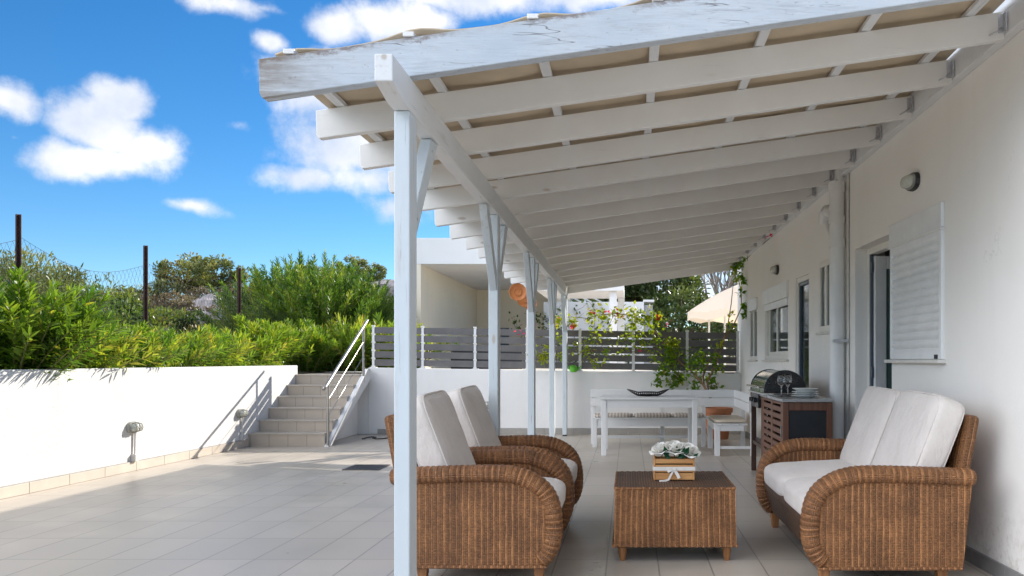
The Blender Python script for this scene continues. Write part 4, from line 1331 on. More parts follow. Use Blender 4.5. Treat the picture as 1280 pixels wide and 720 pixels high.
mb = MB(); mb.box(kx0 + .06, kx1 - .02, ky0 + .06, kd - .06, .10, .12); mb.box(kx1 - .02, kx1 - .01, ky0 + .06, kd - .06, .12, kz - .05); mb.box(kx0 + .06, kx1 - .02, kd - .04, kd - .03, .12, kz - .05)
mb.build('cabinet', M['cart_dark'], t)
mb = MB(); mb.box(kx0 + .01, kx0 + .035, kd + .001, ky1 - .056, .30, .335); mb.box(kx1 - .035, kx1 - .01, kd + .001, ky1 - .056, .30, .335)
for k in range(6): mb.box(kx0 + .036 + k * .06, kx0 + .08 + k * .06, kd + .002, ky1 - .03, .337, .352)
mb.build('low_shelf', M['cart_dark'], t, bevel=.002)
for (x, y) in ((kx0 + .025, ky0 + .025), (kx1 - .025, ky0 + .025), (kx0 + .025, kd - .025)):
    mb = MB(); mb.lathe([(.001, -.012), (.024, -.012), (.024, .012), (.001, .012)], (x, y, .0245), 16, Matrix.Rotation(rad(90), 4, 'Y')); mb.build('wheel', M['black_metal'], t)

g = thing('gas_grill', (1.49, 8.8, kz), 'gas grill with rounded polished steel lid set into the cart', 'grill')
gx, gy0, gy1, gz, R = 1.50, 8.36, 9.30, .885, .20
mb = MB(); vs = []; fs = []; n = 20
for y in (gy0 + .022, gy1 - .022):
    for k in range(n + 1):
        a = math.pi * k / n
        vs.append((gx - R * math.cos(a), y, gz + R * 1.06 * math.sin(a) ** .9))
for k in range(n): fs.append((k, k + 1, n + 1 + k + 1, n + 1 + k))
mb.add(vs, fs); lid = mb.build('lid', M['chrome'], g, smooth=True)
for ya, yb in ((gy0, gy0 + .024), (gy1 - .024, gy1)):
    poly = [(gx - (R + .006) * math.cos(math.pi * k / n), gz + (R + .006) * 1.06 * math.sin(math.pi * k / n) ** .9) for k in range(n + 1)]
    mb = MB(); mb.prism(poly, ya, yb, 'xz'); mb.build('lid_end', M['black_metal'], g, bevel=.004)
mb = MB(); mb.box(gx - R - .02, gx + R, gy0 - .02, gy1 + .02, kz + .001, gz - .001); mb.build('rim', M['chrome'], g, bevel=.004)
mb = MB(); mb.box(gx - R + .01, gx + R - .02, kd + .03, gy1, kz - .15, kz - .001); mb.build('firebox', M['black_metal'], g, bevel=.004)
mb = MB(); mb.tube([(gx - R - .05, gy0 + .10, gz + .05), (gx - R - .05, gy1 - .10, gz + .05)], .011, 10); 
for y in (gy0 + .12, gy1 - .12): mb.tube([(gx - R - .05, y, gz + .05), (gx - R + .01, y, gz + .05)], .008, 8)
mb.build('handle', M['chrome'], g, smooth='auto')
for y in (8.95, 9.12, 9.25):
    mb = MB(); mb.lathe([(.001, 0), (.024, 0), (.021, .03), (.001, .032)], (gx - R + .008, y, kz - .075), 14, Matrix.Rotation(rad(-90), 4, 'Y')); mb.build('knob', M['black_metal'], g, smooth='auto')

glass_m = NT('clear_glass'); glass_m.set(Base_Color=(.96, .97, .97), Roughness=.02); glass_m.b.inputs['Transmission Weight'].default_value = 1; glass_m.b.inputs['IOR'].default_value = 1.45
def wine_glass(x, y, label):
    mb = MB()
    prof = [(.001, .0), (.033, .0), (.033, .003), (.010, .006), (.005, .012), (.0042, .085), (.008, .095), (.022, .107), (.034, .128), (.0385, .150), (.037, .175), (.031, .205),
            (.0298, .205), (.0358, .175), (.037, .150), (.0328, .129), (.021, .109), (.001, .099)]
    mb.lathe(prof, (x, y, kz), 24)
    tag(mb.build('wine_glass', glass_m.m, None, smooth=True), label, 'wine glass', 'wine glasses on the cart')
wine_glass(1.392, 7.96, 'left one of two empty stemmed wine glasses on the cart')
wine_glass(1.462, 8.02, 'right one of two empty stemmed wine glasses, beside the plates')
labs = ['white dinner plate at the bottom of the stack on the cart', 'second white plate from the bottom of the stack', 'third white plate in the stack on the cart', 'white bowl shaped plate topping the stack on the cart']
for k in range(4):
    mb = MB(); z = kz + .001 + k * .017
    r = .125 - .003 * k
    deep = .020 if k < 3 else .030
    mb.lathe([(.001, 0), (r * .55, 0), (r * .6, .003), (r * .85, deep * .75), (r, deep), (r, deep + .003), (r * .83, deep * .75 + .006), (r * .55, .006), (.001, .006)], (1.585, 7.83, z), 36)
    tag(mb.build('plate', M['porcelain'], None, smooth='auto'), labs[k], 'plate', 'stack of plates on the cart')
t = thing('folded_tongs', (1.47, 8.2, kz), 'dark serving tongs lying beside the wine glasses on the cart', 'tongs')
for s in (-1, 1):
    mb = MB(); mb.bar((1.40, 8.22 + s * .012, kz + .008), (1.62, 8.16 + s * .018, kz + .009), .012, .006); mb.build('arm', M['iron'], t, bevel=.001)

# ------------------------------------------------------------------ bulkhead lamps
def bulkhead(loc, rz, label, grp, wall_dark=True, conduit=0):
    """oval caged lamp; local +x points out of the wall, local y runs along it"""
    t = thing('bulkhead_lamp', loc, label, 'wall lamp', grp, rz, local=True)
    def oval(rx, rz_, x0, x1, taper=1.0, dome=False):
        mb = MB(); n = 28; vs = []; fs = []
        steps = 7 if dome else 2
        for i in range(steps):
            q = i / (steps - 1)
            k = math.sqrt(max(0.02, 1 - q * q)) if dome else 1 + (taper - 1) * q
            for a in range(n):
                an = 2 * math.pi * a / n
                c, s = math.cos(an), math.sin(an)
                L = (abs(c) ** 2.6 + abs(s) ** 2.6) ** (1 / 2.6)
                vs.append((x0 + (x1 - x0) * (math.sin(q * math.pi / 2) if dome else q), rx * c / L * k, rz_ * s / L * k))
        for i in range(steps - 1):
            for a in range(n): fs.append((i * n + a, i * n + (a + 1) % n, (i + 1) * n + (a + 1) % n, (i + 1) * n + a))
        fs.append(tuple(range(n))); fs.append(tuple((steps - 1) * n + a for a in range(n)))
        mb.add(vs, fs); return mb
    oval(.108, .062, .001, .030, .94).build('back_plate', M['lamp_dark'] if wall_dark else M['lamp_body'], t, smooth='auto')
    oval(.098, .053, .031, .040, .98).build('bezel', M['lamp_body'], t, smooth='auto')
    oval(.088, .045, .0405, .088, dome=True).build('glass', M['lamp_glass'], t, smooth=True)
    if not wall_dark:
        mb = MB()
        for yy in (-.045, 0, .045):
            kk = math.sqrt(1 - (yy / .1) ** 2)
            mb.tube([(.036, yy, .055 * kk), (.085, yy, .040 * kk), (.097, yy, 0), (.085, yy, -.040 * kk), (.036, yy, -.055 * kk)], .004, 6)
        mb.tube([(.036, -.1, 0), (.075, -.075, 0), (.096, 0, 0), (.075, .075, 0), (.036, .1, 0)], .004, 6)
        mb.build('cage', M['lamp_body'], t, smooth='auto')
    if conduit:
        mb = MB(); mb.tube([(.018, .03, -.06), (.018, .02, -conduit + .04)], .010, 8)
        mb.tube([(.018, .05, -.05), (.014, .035, -conduit * .5), (.018, .028, -conduit + .05)], .007, 6)
        mb.build('conduit', M['conduit'], t, smooth='auto')
        mb = MB(); mb.box(.0, .05, -.02, .05, -conduit, -conduit + .08); mb.build('junction_box', M['conduit'], t, bevel=.005)
    return t
LA = math.atan(.029)
g1 = 'caged oval lamps low on the garden walls'
bulkhead((XL(9.40) + .001, 9.40, .475), -LA, 'oval caged lamp low on the sunlit wall, conduit below, left of the steps', g1, False, .37)
bulkhead((XL(11.85) + .001, 11.85, .475), -LA, 'oval caged lamp on the white wall right at the foot of the steps', g1, False, .37)
bulkhead((-2.27, BACK - .001, .47), rad(-90), 'oval caged lamp on the shaded back wall behind the armchairs', g1, False, .37)
g2 = 'oval lamps high on the house wall'
p = H(-.001, 6.12, 2.45); bulkhead(tuple(p), math.pi + HT, 'oval grey lamp above the closed white shutter', g2)
p = H(-.001, 11.07, 2.345); bulkhead(tuple(p), math.pi + HT, 'oval grey lamp above the sliding window with curtain', g2)

# ------------------------------------------------------------------ floor drain, hanging discs, pot, tub
t = thing('drain_cover', (-2.93, 9.72, .002), 'dark rectangular drain cover in the terrace tiles', 'drain cover')
mb = MB(); x0, x1, y0, y1 = -3.12, -2.72, 9.48, 9.96
mb.box(x0, x1, y0, y0 + .02, .001, .008); mb.box(x0, x1, y1 - .02, y1, .001, .008); mb.box(x0, x0 + .02, y0 + .02, y1 - .02, .001, .008); mb.box(x1 - .02, x1, y0 + .02, y1 - .02, .001, .008)
mb.build('frame', M['drain'], t)
mb = MB()
for k in range(18): mb.box(x0 + .022 + k * .0202, x0 + .036 + k * .0202, y0 + .021, y1 - .021, .001, .007)
mb.build('grate', M['drain'], t)
labs = ['orange terracotta disc hung from a rafter end, nearest of three', 'orange terracotta disc hung from a rafter end, middle of three', 'small orange terracotta disc by the third post, farthest of three']
for k, (px, py, d, r) in enumerate(((647, 365, 12.35, .125), (655.5, 374, 13.0, .12), (662.5, 380, 13.7, .105))):
    c = P(px, py, d)
    t = thing('hanging_disc', c, labs[k], 'wall plate', 'terracotta discs under the eave')
    Mr = Matrix.Rotation(rad(14 + 5 * k), 4, 'Z') @ Matrix.Rotation(rad(90), 4, 'X')
    mb = MB(); mb.lathe([(.001, -.012), (r * .6, -.010), (r * .9, .004), (r, .018), (r * .97, .026), (r * .85, .014), (r * .55, .002), (.001, .0)], c, 28, Mr)
    mb.build('disc', M['orange'], t, smooth='auto')
    mb = MB(); mb.lathe([(r * .42, .003), (r * .46, .012), (r * .40, .014), (r * .36, .004)], c, 24, Mr); mb.build('rim', M['orange'], t, smooth='auto')
    top = raf_z(c.x, d)
    mb = MB(); mb.tube([c + Vector((0, 0, r)), Vector((c.x, d, top))], .003, 5); mb.build('cord', M['iron'], t)
t = thing('terracotta_planter', (1.36, 13.3, 0), 'large terracotta plant pot behind the bench in the corner', 'plant pot')
mb = MB(); mb.lathe([(.001, 0), (.15, 0), (.16, .02), (.205, .40), (.225, .405), (.23, .47), (.212, .475), (.20, .44), (.001, .43)], (1.36, 13.3, 0), 36)
mb.build('pot', M['terracotta'], t, smooth='auto')
mb = MB(); mb.lathe([(.001, .425), (.198, .43), (.195, .445), (.001, .45)], (1.36, 13.3, 0), 24); mb.build('soil', M['soil'], t)
px_, d_ = 717, BACK + .035
c = P(717, 465.4, d_)
t = thing('watering_can', c, 'lime green plastic watering can on the back wall coping', 'watering can')
mb = MB(); mb.lathe([(.001, 0), (.055, 0), (.065, .03), (.06, .085), (.03, .11), (.024, .11), (.05, .08), (.001, .078)], c + Vector((0, 0, .004)), 20); mb.build('body', M['lime'], t, smooth='auto')
mb = MB(); mb.tube([c + Vector((.05, 0, .03)), c + Vector((.09, 0, .07)), c + Vector((.12, 0, .10))], [.012, .009, .012], 8); mb.build('spout', M['lime'], t, smooth='auto')
mb = MB(); mb.tube([c + Vector((-.05, 0, .03)), c + Vector((-.085, 0, .06)), c + Vector((-.07, 0, .10)), c + Vector((-.03, 0, .105))], .008, 8); mb.build('handle', M['lime'], t, smooth='auto')

mb = MB(); pts = []
for k in range(40):
    q = k / 39
    pts.append((-4.02 + .34 * q + .05 * math.sin(q * 9), 13.15 + .22 * math.sin(q * 6.5) + .3 * q, .012 + .01 * (math.sin(q * 14) > .6)))
mb.tube(pts, .010, 6)
tag(mb.build('power_cable', M['iron'], None, smooth='auto'), 'black power cable lying on the tiles beside the steps', 'cable')

# =================================================================== VEGETATION
def foliage(name, base, dirv, L, W, mat, parent=None, droop=0.0, curl=.15, tint=None, seed=0):
    """many single leaves in one mesh: each leaf three faces, pointed, slightly folded"""
    r = np.random.default_rng(seed)
    base = np.asarray(base, float); dirv = np.asarray(dirv, float); n = len(base)
    dirv = dirv / np.linalg.norm(dirv, axis=1, keepdims=True)
    L = np.broadcast_to(np.asarray(L, float), n)[:, None]; W = np.broadcast_to(np.asarray(W, float), n)[:, None]
    ref = r.normal(size=(n, 3)) * .45 + np.array([0, 0, 1.0])
    side = np.cross(dirv, ref); side /= np.linalg.norm(side, axis=1, keepdims=True) + 1e-9
    nrm = np.cross(side, dirv)
    dn = np.array([0, 0, -1.0]) * droop
    m1 = base + dirv * L * .35 + nrm * L * curl * .25
    m2 = base + dirv * L * .72 + nrm * L * curl * .18 + dn * L * .4
    tip = base + dirv * L + dn * L
    v = np.stack([base, m1 - side * W / 2, m1 + side * W / 2, m2 - side * W * .36, m2 + side * W * .36, tip], 1).reshape(-1, 3)
    if parent is not None: v = v - np.array(WLOC.get(parent.name, (0, 0, 0)))
    o = np.arange(n)[:, None] * 6
    tri1 = o + np.array([[0, 2, 1]]); quad = o + np.array([[1, 2, 4, 3]]); tri2 = o + np.array([[3, 4, 5]])
    loops = np.concatenate([tri1, quad, tri2], 1).reshape(-1)
    starts = (np.arange(n)[:, None] * 10 + np.array([[0, 3, 7]])).reshape(-1)
    me = bpy.data.meshes.new(name)
    me.vertices.add(len(v)); me.vertices.foreach_set('co', v.reshape(-1))
    me.loops.add(len(loops)); me.loops.foreach_set('vertex_index', loops.astype(np.int32))
    me.polygons.add(len(starts)); me.polygons.foreach_set('loop_start', starts.astype(np.int32))
    me.update(calc_edges=True)
    a = me.attributes.new('tint', 'FLOAT', 'FACE')
    tv = r.random(n) if tint is None else np.clip(np.asarray(tint) + r.normal(size=n) * .12, 0, 1)
    a.data.foreach_set('value', np.repeat(tv, 3).astype(np.float32))
    me.materials.append(mat)
    ob = bpy.data.objects.new(name, me); COL.objects.link(ob)
    if parent is not None: ob.parent = parent
    return ob

def oleander(name, loc, hgt, spread, nst, leafL, mat, label, group, seed, lean=(0, 0), cat='shrub', rz=0, yellow=.35):
    """many upright canes from the ground, whorls of long leaves on the upper part of each"""
    r = np.random.default_rng(seed)
    t = thing(name, loc, label, cat, group, rz, local=True)
    B, D, LL, TT = [], [], [], []
    st = MB()
    for i in range(nst):
        a = r.random() * 2 * math.pi; q = math.sqrt(r.random())
        b0 = np.array([math.cos(a) * q * spread * .45, math.sin(a) * q * spread * .45, -.05])
        H_ = hgt * (1.0 - .45 * q * q) * r.uniform(.72, 1.08)
        out = np.array([math.cos(a) * q * spread * .85 + lean[0] + r.normal() * .08, math.sin(a) * q * spread * .85 + lean[1] + r.normal() * .08, 0])
        pts = []
        for k in range(9):
            s = k / 8
            pts.append(b0 + out * (s ** 1.25) * 1.0 + np.array([0, 0, H_ * (s - .10 * s * s)]))
        st.tube(pts, [.011 * hgt ** .5 * (1 - .75 * k / 8) for k in range(9)], 4)
        ty = r.random() * .5 + (yellow if r.random() < .5 else 0)
        m = int(H_ * 1.0 / .027)
        for k in range(m):
            s = .06 + .94 * (k + r.random() * .6) / m
            j = min(7, int(s * 8)); f = s * 8 - j
            p = np.array(pts[j]) * (1 - f) + np.array(pts[min(8, j + 1)]) * f
            ax = np.array(pts[min(8, j + 1)]) - np.array(pts[j]); ax /= np.linalg.norm(ax)
            ph = r.random() * 6.28
            e1 = np.cross(ax, [0.3, .2, 1]) + 1e-6; e1 /= np.linalg.norm(e1); e2 = np.cross(ax, e1)
            open_ = r.uniform(.75, 1.15) * (1.15 - .55 * s)
            for w in range(3):
                an = ph + w * 2.094 + r.normal() * .25
                d = ax * math.cos(open_) + (e1 * math.cos(an) + e2 * math.sin(an)) * math.sin(open_)
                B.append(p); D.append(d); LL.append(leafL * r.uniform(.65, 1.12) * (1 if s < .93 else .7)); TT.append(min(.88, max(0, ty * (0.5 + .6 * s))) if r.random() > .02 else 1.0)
    foliage('foliage', B, D, LL, np.array(LL) * .17, mat, t, droop=.06, tint=TT, seed=seed + 1)
    st.build('stem', M['stem'], t, recalc=False)
    return t

def bushy(name, loc, radii, ncl, nleaf, leafL, mat, label, group, seed, cat='shrub', bark='bark', trunk_h=0.0, wid=.5, clump=.34, rz=0, flat=1.0, dense=1.0):
    """crown of uneven leaf clumps carried by limbs"""
    r = np.random.default_rng(seed)
    t = thing(name, loc, label, cat, group, rz, local=True)
    rx, ry, rzz = radii
    C = []
    for i in range(ncl):
        while True:
            p = r.uniform(-1, 1, 3)
            if .25 < np.linalg.norm(p) < 1: break
        p = p / np.linalg.norm(p) * (np.linalg.norm(p) ** .5)
        C.append(np.array([p[0] * rx, p[1] * ry, trunk_h + rzz + p[2] * rzz * flat]))
    B, D, LL, TT = [], [], [], []
    for c in C:
        cr_ = clump * min(rx, rzz) * r.uniform(.6, 1.35)
        tn = r.random()
        k = int(nleaf * r.uniform(.6, 1.3))
        q = r.normal(size=(k, 3)); q /= np.linalg.norm(q, axis=1, keepdims=True)
        rr_ = (r.random(k) ** .45)[:, None]
        B.append(c + q * rr_ * cr_ * np.array([1.15, 1.15, .8])); D.append(q + r.normal(size=(k, 3)) * .7 + np.array([0, 0, .35]))
        LL.append(leafL * r.uniform(.6, 1.25, k)); TT.append(np.full(k, tn * .8 + .1) + (q[:, 2] * .08))
    B = np.concatenate(B); D = np.concatenate(D); LL = np.concatenate(LL); TT = np.concatenate(TT)
    keep = B[:, 2] > -.05
    foliage('crown' if trunk_h > .3 else 'foliage', B[keep], D[keep], LL[keep], LL[keep] * wid, mat, t, tint=TT[keep], seed=seed + 1)
    mb = MB()
    tr = .045 * (rx + rzz) if trunk_h > .3 else .02 * (rx + rzz)
    hub = Vector((0, 0, trunk_h + rzz * .35))
    pts = [Vector((0, 0, -.2)), Vector((rx * .04, 0, trunk_h * .5)), hub]
    mb.tube(pts, [tr * 1.25, tr, tr * .8], 8)
    for c in C[::max(1, ncl // 16)]:
        c = Vector(c); m_ = hub.lerp(c, .5) + Vector((0, 0, rzz * .08))
        mb.tube([hub, m_, c], [tr * .55, tr * .32, tr * .1], 5)
    mb.build('trunk' if trunk_h > .3 else 'stem', M[bark], t, smooth=True, recalc=False)
    return t

# ------------------------------------------------------------------ oleander hedge in the planter behind the left wall
G = 'oleander shrubs along the garden wall'
protos = []
def hx(y): return XL(y) - .62
ol = []
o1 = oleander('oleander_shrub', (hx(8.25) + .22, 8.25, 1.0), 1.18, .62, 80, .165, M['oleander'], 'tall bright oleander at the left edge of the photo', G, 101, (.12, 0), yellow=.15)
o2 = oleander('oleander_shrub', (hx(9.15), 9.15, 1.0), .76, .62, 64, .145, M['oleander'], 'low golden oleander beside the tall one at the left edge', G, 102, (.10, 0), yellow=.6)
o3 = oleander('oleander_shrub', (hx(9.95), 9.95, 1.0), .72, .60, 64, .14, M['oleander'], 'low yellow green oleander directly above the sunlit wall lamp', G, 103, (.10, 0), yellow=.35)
for (src, y, s, a, dx, lab) in (
    (o2, 10.75, .95, 2.0, .02, 'low oleander on the wall just right of the sunlit lamp'),
    (o3, 11.5, 1.05, 1.1, -.02, 'mid height oleander under the second rusty post'),
    (o2, 12.3, .98, 3.9, .0, 'mid height oleander left of the handrail shadow'),
    (o3, 13.1, 1.15, 2.7, -.05, 'oleander above the handrail shadow on the wall'),
    (o1, 14.0, .88, 5.2, -.05, 'taller oleander above the end of the garden wall'),
    (o1, 15.1, .90, 3.3, .10, 'taller oleander beside the top of the steps'),
    (o3, 15.9, 1.6, .6, .45, 'feathery oleander straight beyond the top step'),
    (o1, 7.2, .98, 2.2, .0, 'oleander at the very edge of the photo, cut by its left border'),
    (o2, 16.4, 1.6, 1.6, 1.25, 'shaded oleander beside the fence end behind the handrail')):
    c = copy_tree(src, (hx(y) + dx, y, 1.0), a, lab); c.scale = (s * .9 + .08, s * .9 + .08, s)

# ground cover hanging over the wall top
r = np.random.default_rng(77)
n = 5200
yy = r.uniform(5.2, 13.6, n)
bx_ = np.array([XL(y) for y in yy]) - r.random(n) ** 1.3 * .55 - .12
B = np.stack([bx_, yy, 1.06 + r.random(n) * .10], 1)
o = foliage('ground_cover', B, r.normal(size=(n, 3)) * .6 + np.array([.25, 0, .6]), .055 * r.uniform(.6, 1.3, n), .022, M['oleander'], tint=r.uniform(.1, .8, n), seed=3)
tag(o, kind='stuff')

# ------------------------------------------------------------------ chain link fence with rusty posts
t = thing('chain_link_fence', (-6.42, 9, 1.0), 'sagging chain link fence on rusty steel posts behind the hedge', 'fence')
FXP = [(23, 9.13, 268), (182, 11.55, 307), (299, 14.3, 335), (370, 16.8, 373)]
fp = []
for (px, d, py) in [(-210, 7.0, 205)] + FXP + [(418, 19.2, 395)]:
    p = P(px, py, d); fp.append(p)
    mb = MB(); z0 = .9
    mb.box(p.x - .03, p.x + .03, d - .004, d + .004, z0, p.z); mb.box(p.x - .004, p.x + .004, d - .034, d - .004, z0, p.z)
    po = mb.build('post', M['rust'], t)
def fz(k, s): 
    h0, h1 = 2.50 if k < 3 else fp[k].z - .22, 2.46 if k + 1 < 3 else fp[k + 1].z - .22
    return h0 * (1 - s) + h1 * s - .22 * math.sin(math.pi * s)
mb = MB()
for k in range(len(fp) - 1):
    a, b = fp[k], fp[k + 1]
    L = math.hypot(b.x - a.x, b.y - a.y); cell = .085; nc = int(L / cell)
    H0 = 1.05
    def Q(s, z):
        return Vector((a.x + (b.x - a.x) * s, a.y + (b.y - a.y) * s, z))
    mb.tube([Q(i / 12, fz(k, i / 12)) for i in range(13)], .0020, 4)
    rows = 17
    def node(i, j):
        s = i / nc; zt = fz(k, min(1, max(0, s))); return Q(s, zt - (zt - H0) * j / rows)
    for i in range(nc + 1):
        for sgn in (1, -1):
            pts = []
            for j in range(rows + 1):
                pts.append(node(i + (0.5 * (j % 2)) * sgn, j))
            if 0 <= i + .5 * sgn <= nc: mb.tube(pts, .0014, 3, caps=False)
mb.build('mesh_panel', M['wire'], t, recalc=False)

# ------------------------------------------------------------------ shrubs behind the fence
G = 'dark green bushes behind the chain link fence'
k1 = bushy('lentisk_bush', (-8.3, 11.9, .9), (1.05, 1.0, .60), 60, 210, .085, M['lentisk'], 'dark glossy bush behind the fence near the left end', G, 201, wid=.42)
k2 = bushy('lentisk_bush', (-8.4, 13.6, .9), (1.1, 1.0, .68), 62, 210, .085, M['lentisk'], 'dark glossy bush behind the second rusty post', G, 202, wid=.42)
for (src, x, y, s, a, lab) in ((k1, -8.2, 15.3, 1.02, 1.3, 'dark glossy bush between the second and third rusty posts'), (k2, -8.0, 17.0, .98, 2.6, 'dark glossy bush beside the third rusty post'),
                               (k1, -8.7, 10.1, .95, 3.7, 'dark bush behind the leftmost rusty post'), (k2, -9.9, 15.0, 1.0, 4.4, 'bushy dark shrub in the second row behind the fence'),
                               (k2, -7.6, 19.0, 1.0, .5, 'dark bush at the foot of the tall oleanders'), (k1, -9.3, 19.2, 1.0, 5.1, 'dark bush below the rocky slope')):
    c = copy_tree(src, (x, y, .9), a, lab); c.scale = (s, s, s * (.62 if (x, y) in ((-8.0, 17.0), (-9.3, 19.2)) else .9))
G = 'grey green olive bushes at the left'
k3 = bushy('olive_bush', (-11.0, 15.0, 1.0), (1.5, 1.2, .95), 80, 200, .10, M['olive'], 'grey green olive bush behind the sagging wire mesh', G, 211, wid=.26, clump=.30)
c = copy_tree(k3, (-9.3, 13.2, 1.0), 2.0, 'grey green olive bush right beside the leftmost rusty post'); c.scale = (.85, .85, .98)
c = copy_tree(k3, (-12.6, 19.0, 1.0), 4.0, 'paler olive bush farther back behind the wire mesh'); c.scale = (1.1, 1, 1.12)

# tall oleanders beyond the steps
G = 'tall oleanders beyond the steps'
q1 = oleander('tall_oleander', (-6.9, 18.3, .9), 2.75, 1.35, 170, .15, M['oleander_tall'], 'tall dense oleander thicket left of the handrail, nearest the third rusty post', G, 301, yellow=.3)
q2 = oleander('tall_oleander', (-6.0, 17.3, .9), 2.6, 1.2, 160, .15, M['oleander_tall'], 'tall oleander right behind the upper handrail', G, 302, yellow=.2)
for (src, x, y, s, a, lab) in ((q2, -7.9, 19.5, 1.05, 2.2, 'tall oleander at the left flank of the thicket'), (q1, -6.35, 19.4, .95, 3.6, 'tall oleander hidden partly by the nearest white post'),
                               (q1, -7.3, 20.8, 1.05, 1.2, 'tall oleander at the back of the thicket')):
    c = copy_tree(src, (x, y, .9), a, lab); c.scale = (s, s, s)
c = copy_tree(o3, (-4.75, 16.0, .95), 2.0, 'dark shaded oleander beyond the left end of the slat fence'); c.scale = (1.3, 1.3, 1.75)

# ------------------------------------------------------------------ hillside
def gz(x, y): return ground_z(x, y)
G = 'olive trees on the hill'
def on_hill(px, d): 
    x = (px - VX) * d / F; return x, d, gz(x, d)
t1 = bushy('olive_tree', on_hill(232, 52), (1.55, 1.5, 1.0), 60, 95, .20, M['olive'], 'round olive tree on the hill crest, left of the close pair', G, 401, 'tree', trunk_h=.55, wid=.45, clump=.30)
for (px, d, s, a, lab) in ((276, 50, .9, 1.9, 'round dark olive tree on the hill crest, right of the close pair'), (176, 56, .62, .6, 'small olive tree low on the hill by the second rusty post'),
                           (205, 47, .48, 3.0, 'little grey olive on the slope above the dark bushes'), (441, 54, .62, 4.4, 'olive tree on the skyline above the tall oleanders'),
                           (468, 50, .45, 5.2, 'small olive tree on the skyline nearest the white post'), (60, 58, 1.0, 2.5, 'olive tree on the far slope at the left edge'),
                           (388, 60, .8, 3.3, 'olive tree hidden behind the top of the oleanders')):
    c = copy_tree(t1, on_hill(px, d), a, lab); c.scale = (s,) * 3
G = 'dry shrubs on the rocky slope'
s1 = bushy('dry_shrub', on_hill(215, 42), (1.0, .9, .45), 30, 70, .14, M['scrub'], 'brown dry shrub on the slope below the olive trees', G, 421, wid=.4)
rr = random.Random(4)
places = ['above the second rusty post', 'left of the grey rocks', 'right of the grey rocks', 'below the pair of olive trees', 'at the foot of the grey rocks', 'near the skyline olive', 'on the bare ridge', 'beside the wire mesh top', 'over the dark bushes', 'behind the third rusty post']
for k, (px, d) in enumerate(((186, 44), (240, 40), (306, 40), (258, 45), (272, 36), (420, 48), (330, 50), (150, 46), (222, 37), (300, 46))):
    c = copy_tree(s1, on_hill(px, d), rr.uniform(0, 6), 'brown dry shrub on the slope ' + places[k]); s = rr.uniform(.8, 1.3); c.scale = (s, s, s * rr.uniform(.7, 1.2))
G = 'grey rocks on the slope'
rl = ['at the top', 'at the left', 'in the middle', 'at the right', 'lowest', 'half buried beside the third rusty post', 'nearest the dry shrubs', 'by the skyline olive']
for k, (px, d, s) in enumerate(((276, 43, 1.0), (252, 40, .9), (268, 39, 1.1), (290, 41, .9), (280, 36, .8), (306, 42, .8), (246, 43, .7), (472, 46, 1.0))):
    x, y, z = on_hill(px, d)
    bm = bmesh.new(); bmesh.ops.create_icosphere(bm, subdivisions=3, radius=1)
    for v in bm.verts:
        nn = mnoise.fractal(v.co * 1.3 + Vector((k * 7, 0, 0)), 1, 2, 4)
        cell = mnoise.cell(v.co * 2.2 + Vector((k, 3, 1))) 
        v.co = v.co * (1 + .38 * nn + .10 * cell); v.co.x *= 1.35 * s; v.co.y *= .9 * s; v.co.z *= .62 * s
    me = bpy.data.meshes.new('rock'); bm.to_mesh(me); bm.free(); me.materials.append(M['rock'])
    o = bpy.data.objects.new('rock', me); COL.objects.link(o); o.location = (x, y, z + .12 * s)
    tag(o, 'grey limestone outcrop on the slope, ' + rl[k], 'rock', G)

# =================================================================== NEIGHBOURS
# white house with a deep loggia beyond the fence
nb = thing('neighbour_house', (-3.7, 20, 1.0), 'white flat roofed house with a deep cream porch beyond the fence', 'house')
NX0, NX1, NY0, NY1 = -5.06, -2.22, 20.0, 27.6
mb = MB(); mb.box(NX0, NX1, NY0, NY1, 3.40, 4.0); mb.build('roof', M['nb_white'], nb, bevel=.01)
mb = MB(); mb.box(NX0, -4.77, NY0 + .003, NY1 - .003, 1.0, 3.397); mb.build('wall', M['nb_cream'], nb)
mb = MB(); mb.box(-4.766, NX1, 27.3, 27.597, 1.0, 3.397); mb.build('wall', M['nb_cream'], nb)
mb = MB(); mb.box(NX1 - .13, NX1 - .01, NY0 + .06, NY0 + .18, 1.0, 3.397); mb.build('post', M['nb_white'], nb)
mb = MB(); mb.box(-4.4, -3.75, 27.26, 27.297, 1.002, 2.2); 
d_ = mb.build('door', M['dark_frame'], nb)
mb = MB(); mb.box(-4.0, -2.4, 19.6, 19.63, 1.0, 1.42); mb.box(-4.0, -3.97, 19.63, 20.2, 1.0, 1.42); mb.box(-2.43, -2.4, 19.63, 20.2, 1.0, 1.42)
tag(mb.build('storage_box', M['black_panel'], None), 'dark garden box seen through the fence gaps', 'box')

# white boundary wall with stair rail and the flat porch on two columns
t = thing('boundary_wall', (-1, 24, 1), 'white neighbour wall with dry creepers behind the fence', 'wall')
mb = MB(); mb.box(-2.35, .42, 24.0, 24.25, .95, 2.80); mb.build('wall', M['nb_white'], t, bevel=.01)
mb = MB(); mb.box(.422, .66, 24.05, 24.6, .95, 2.72); mb.build('end_pier', simple('grey_pier', (.33, .33, .33), .9, .15), t)
mb = MB(); mb.box(.40, .70, 24.0, 24.65, 2.802, 2.86); mb.build('coping', M['nb_white'], t)
pv = thing('neighbour_porch', (-.6, 18, 1), 'white flat porch roof on two square columns beyond the fence', 'porch')
mb = MB(); mb.box(-1.9, -.10, 17.9, 20.2, 2.62, 2.80); mb.build('roof', M['nb_white'], pv, bevel=.01)
for (x, y) in ((-.40, 18.0), (-.25, 19.9)):
    mb = MB(); mb.box(x, x + .15, y, y + .15, 1.0, 2.618); mb.build('column', M['nb_white'], pv, bevel=.006)
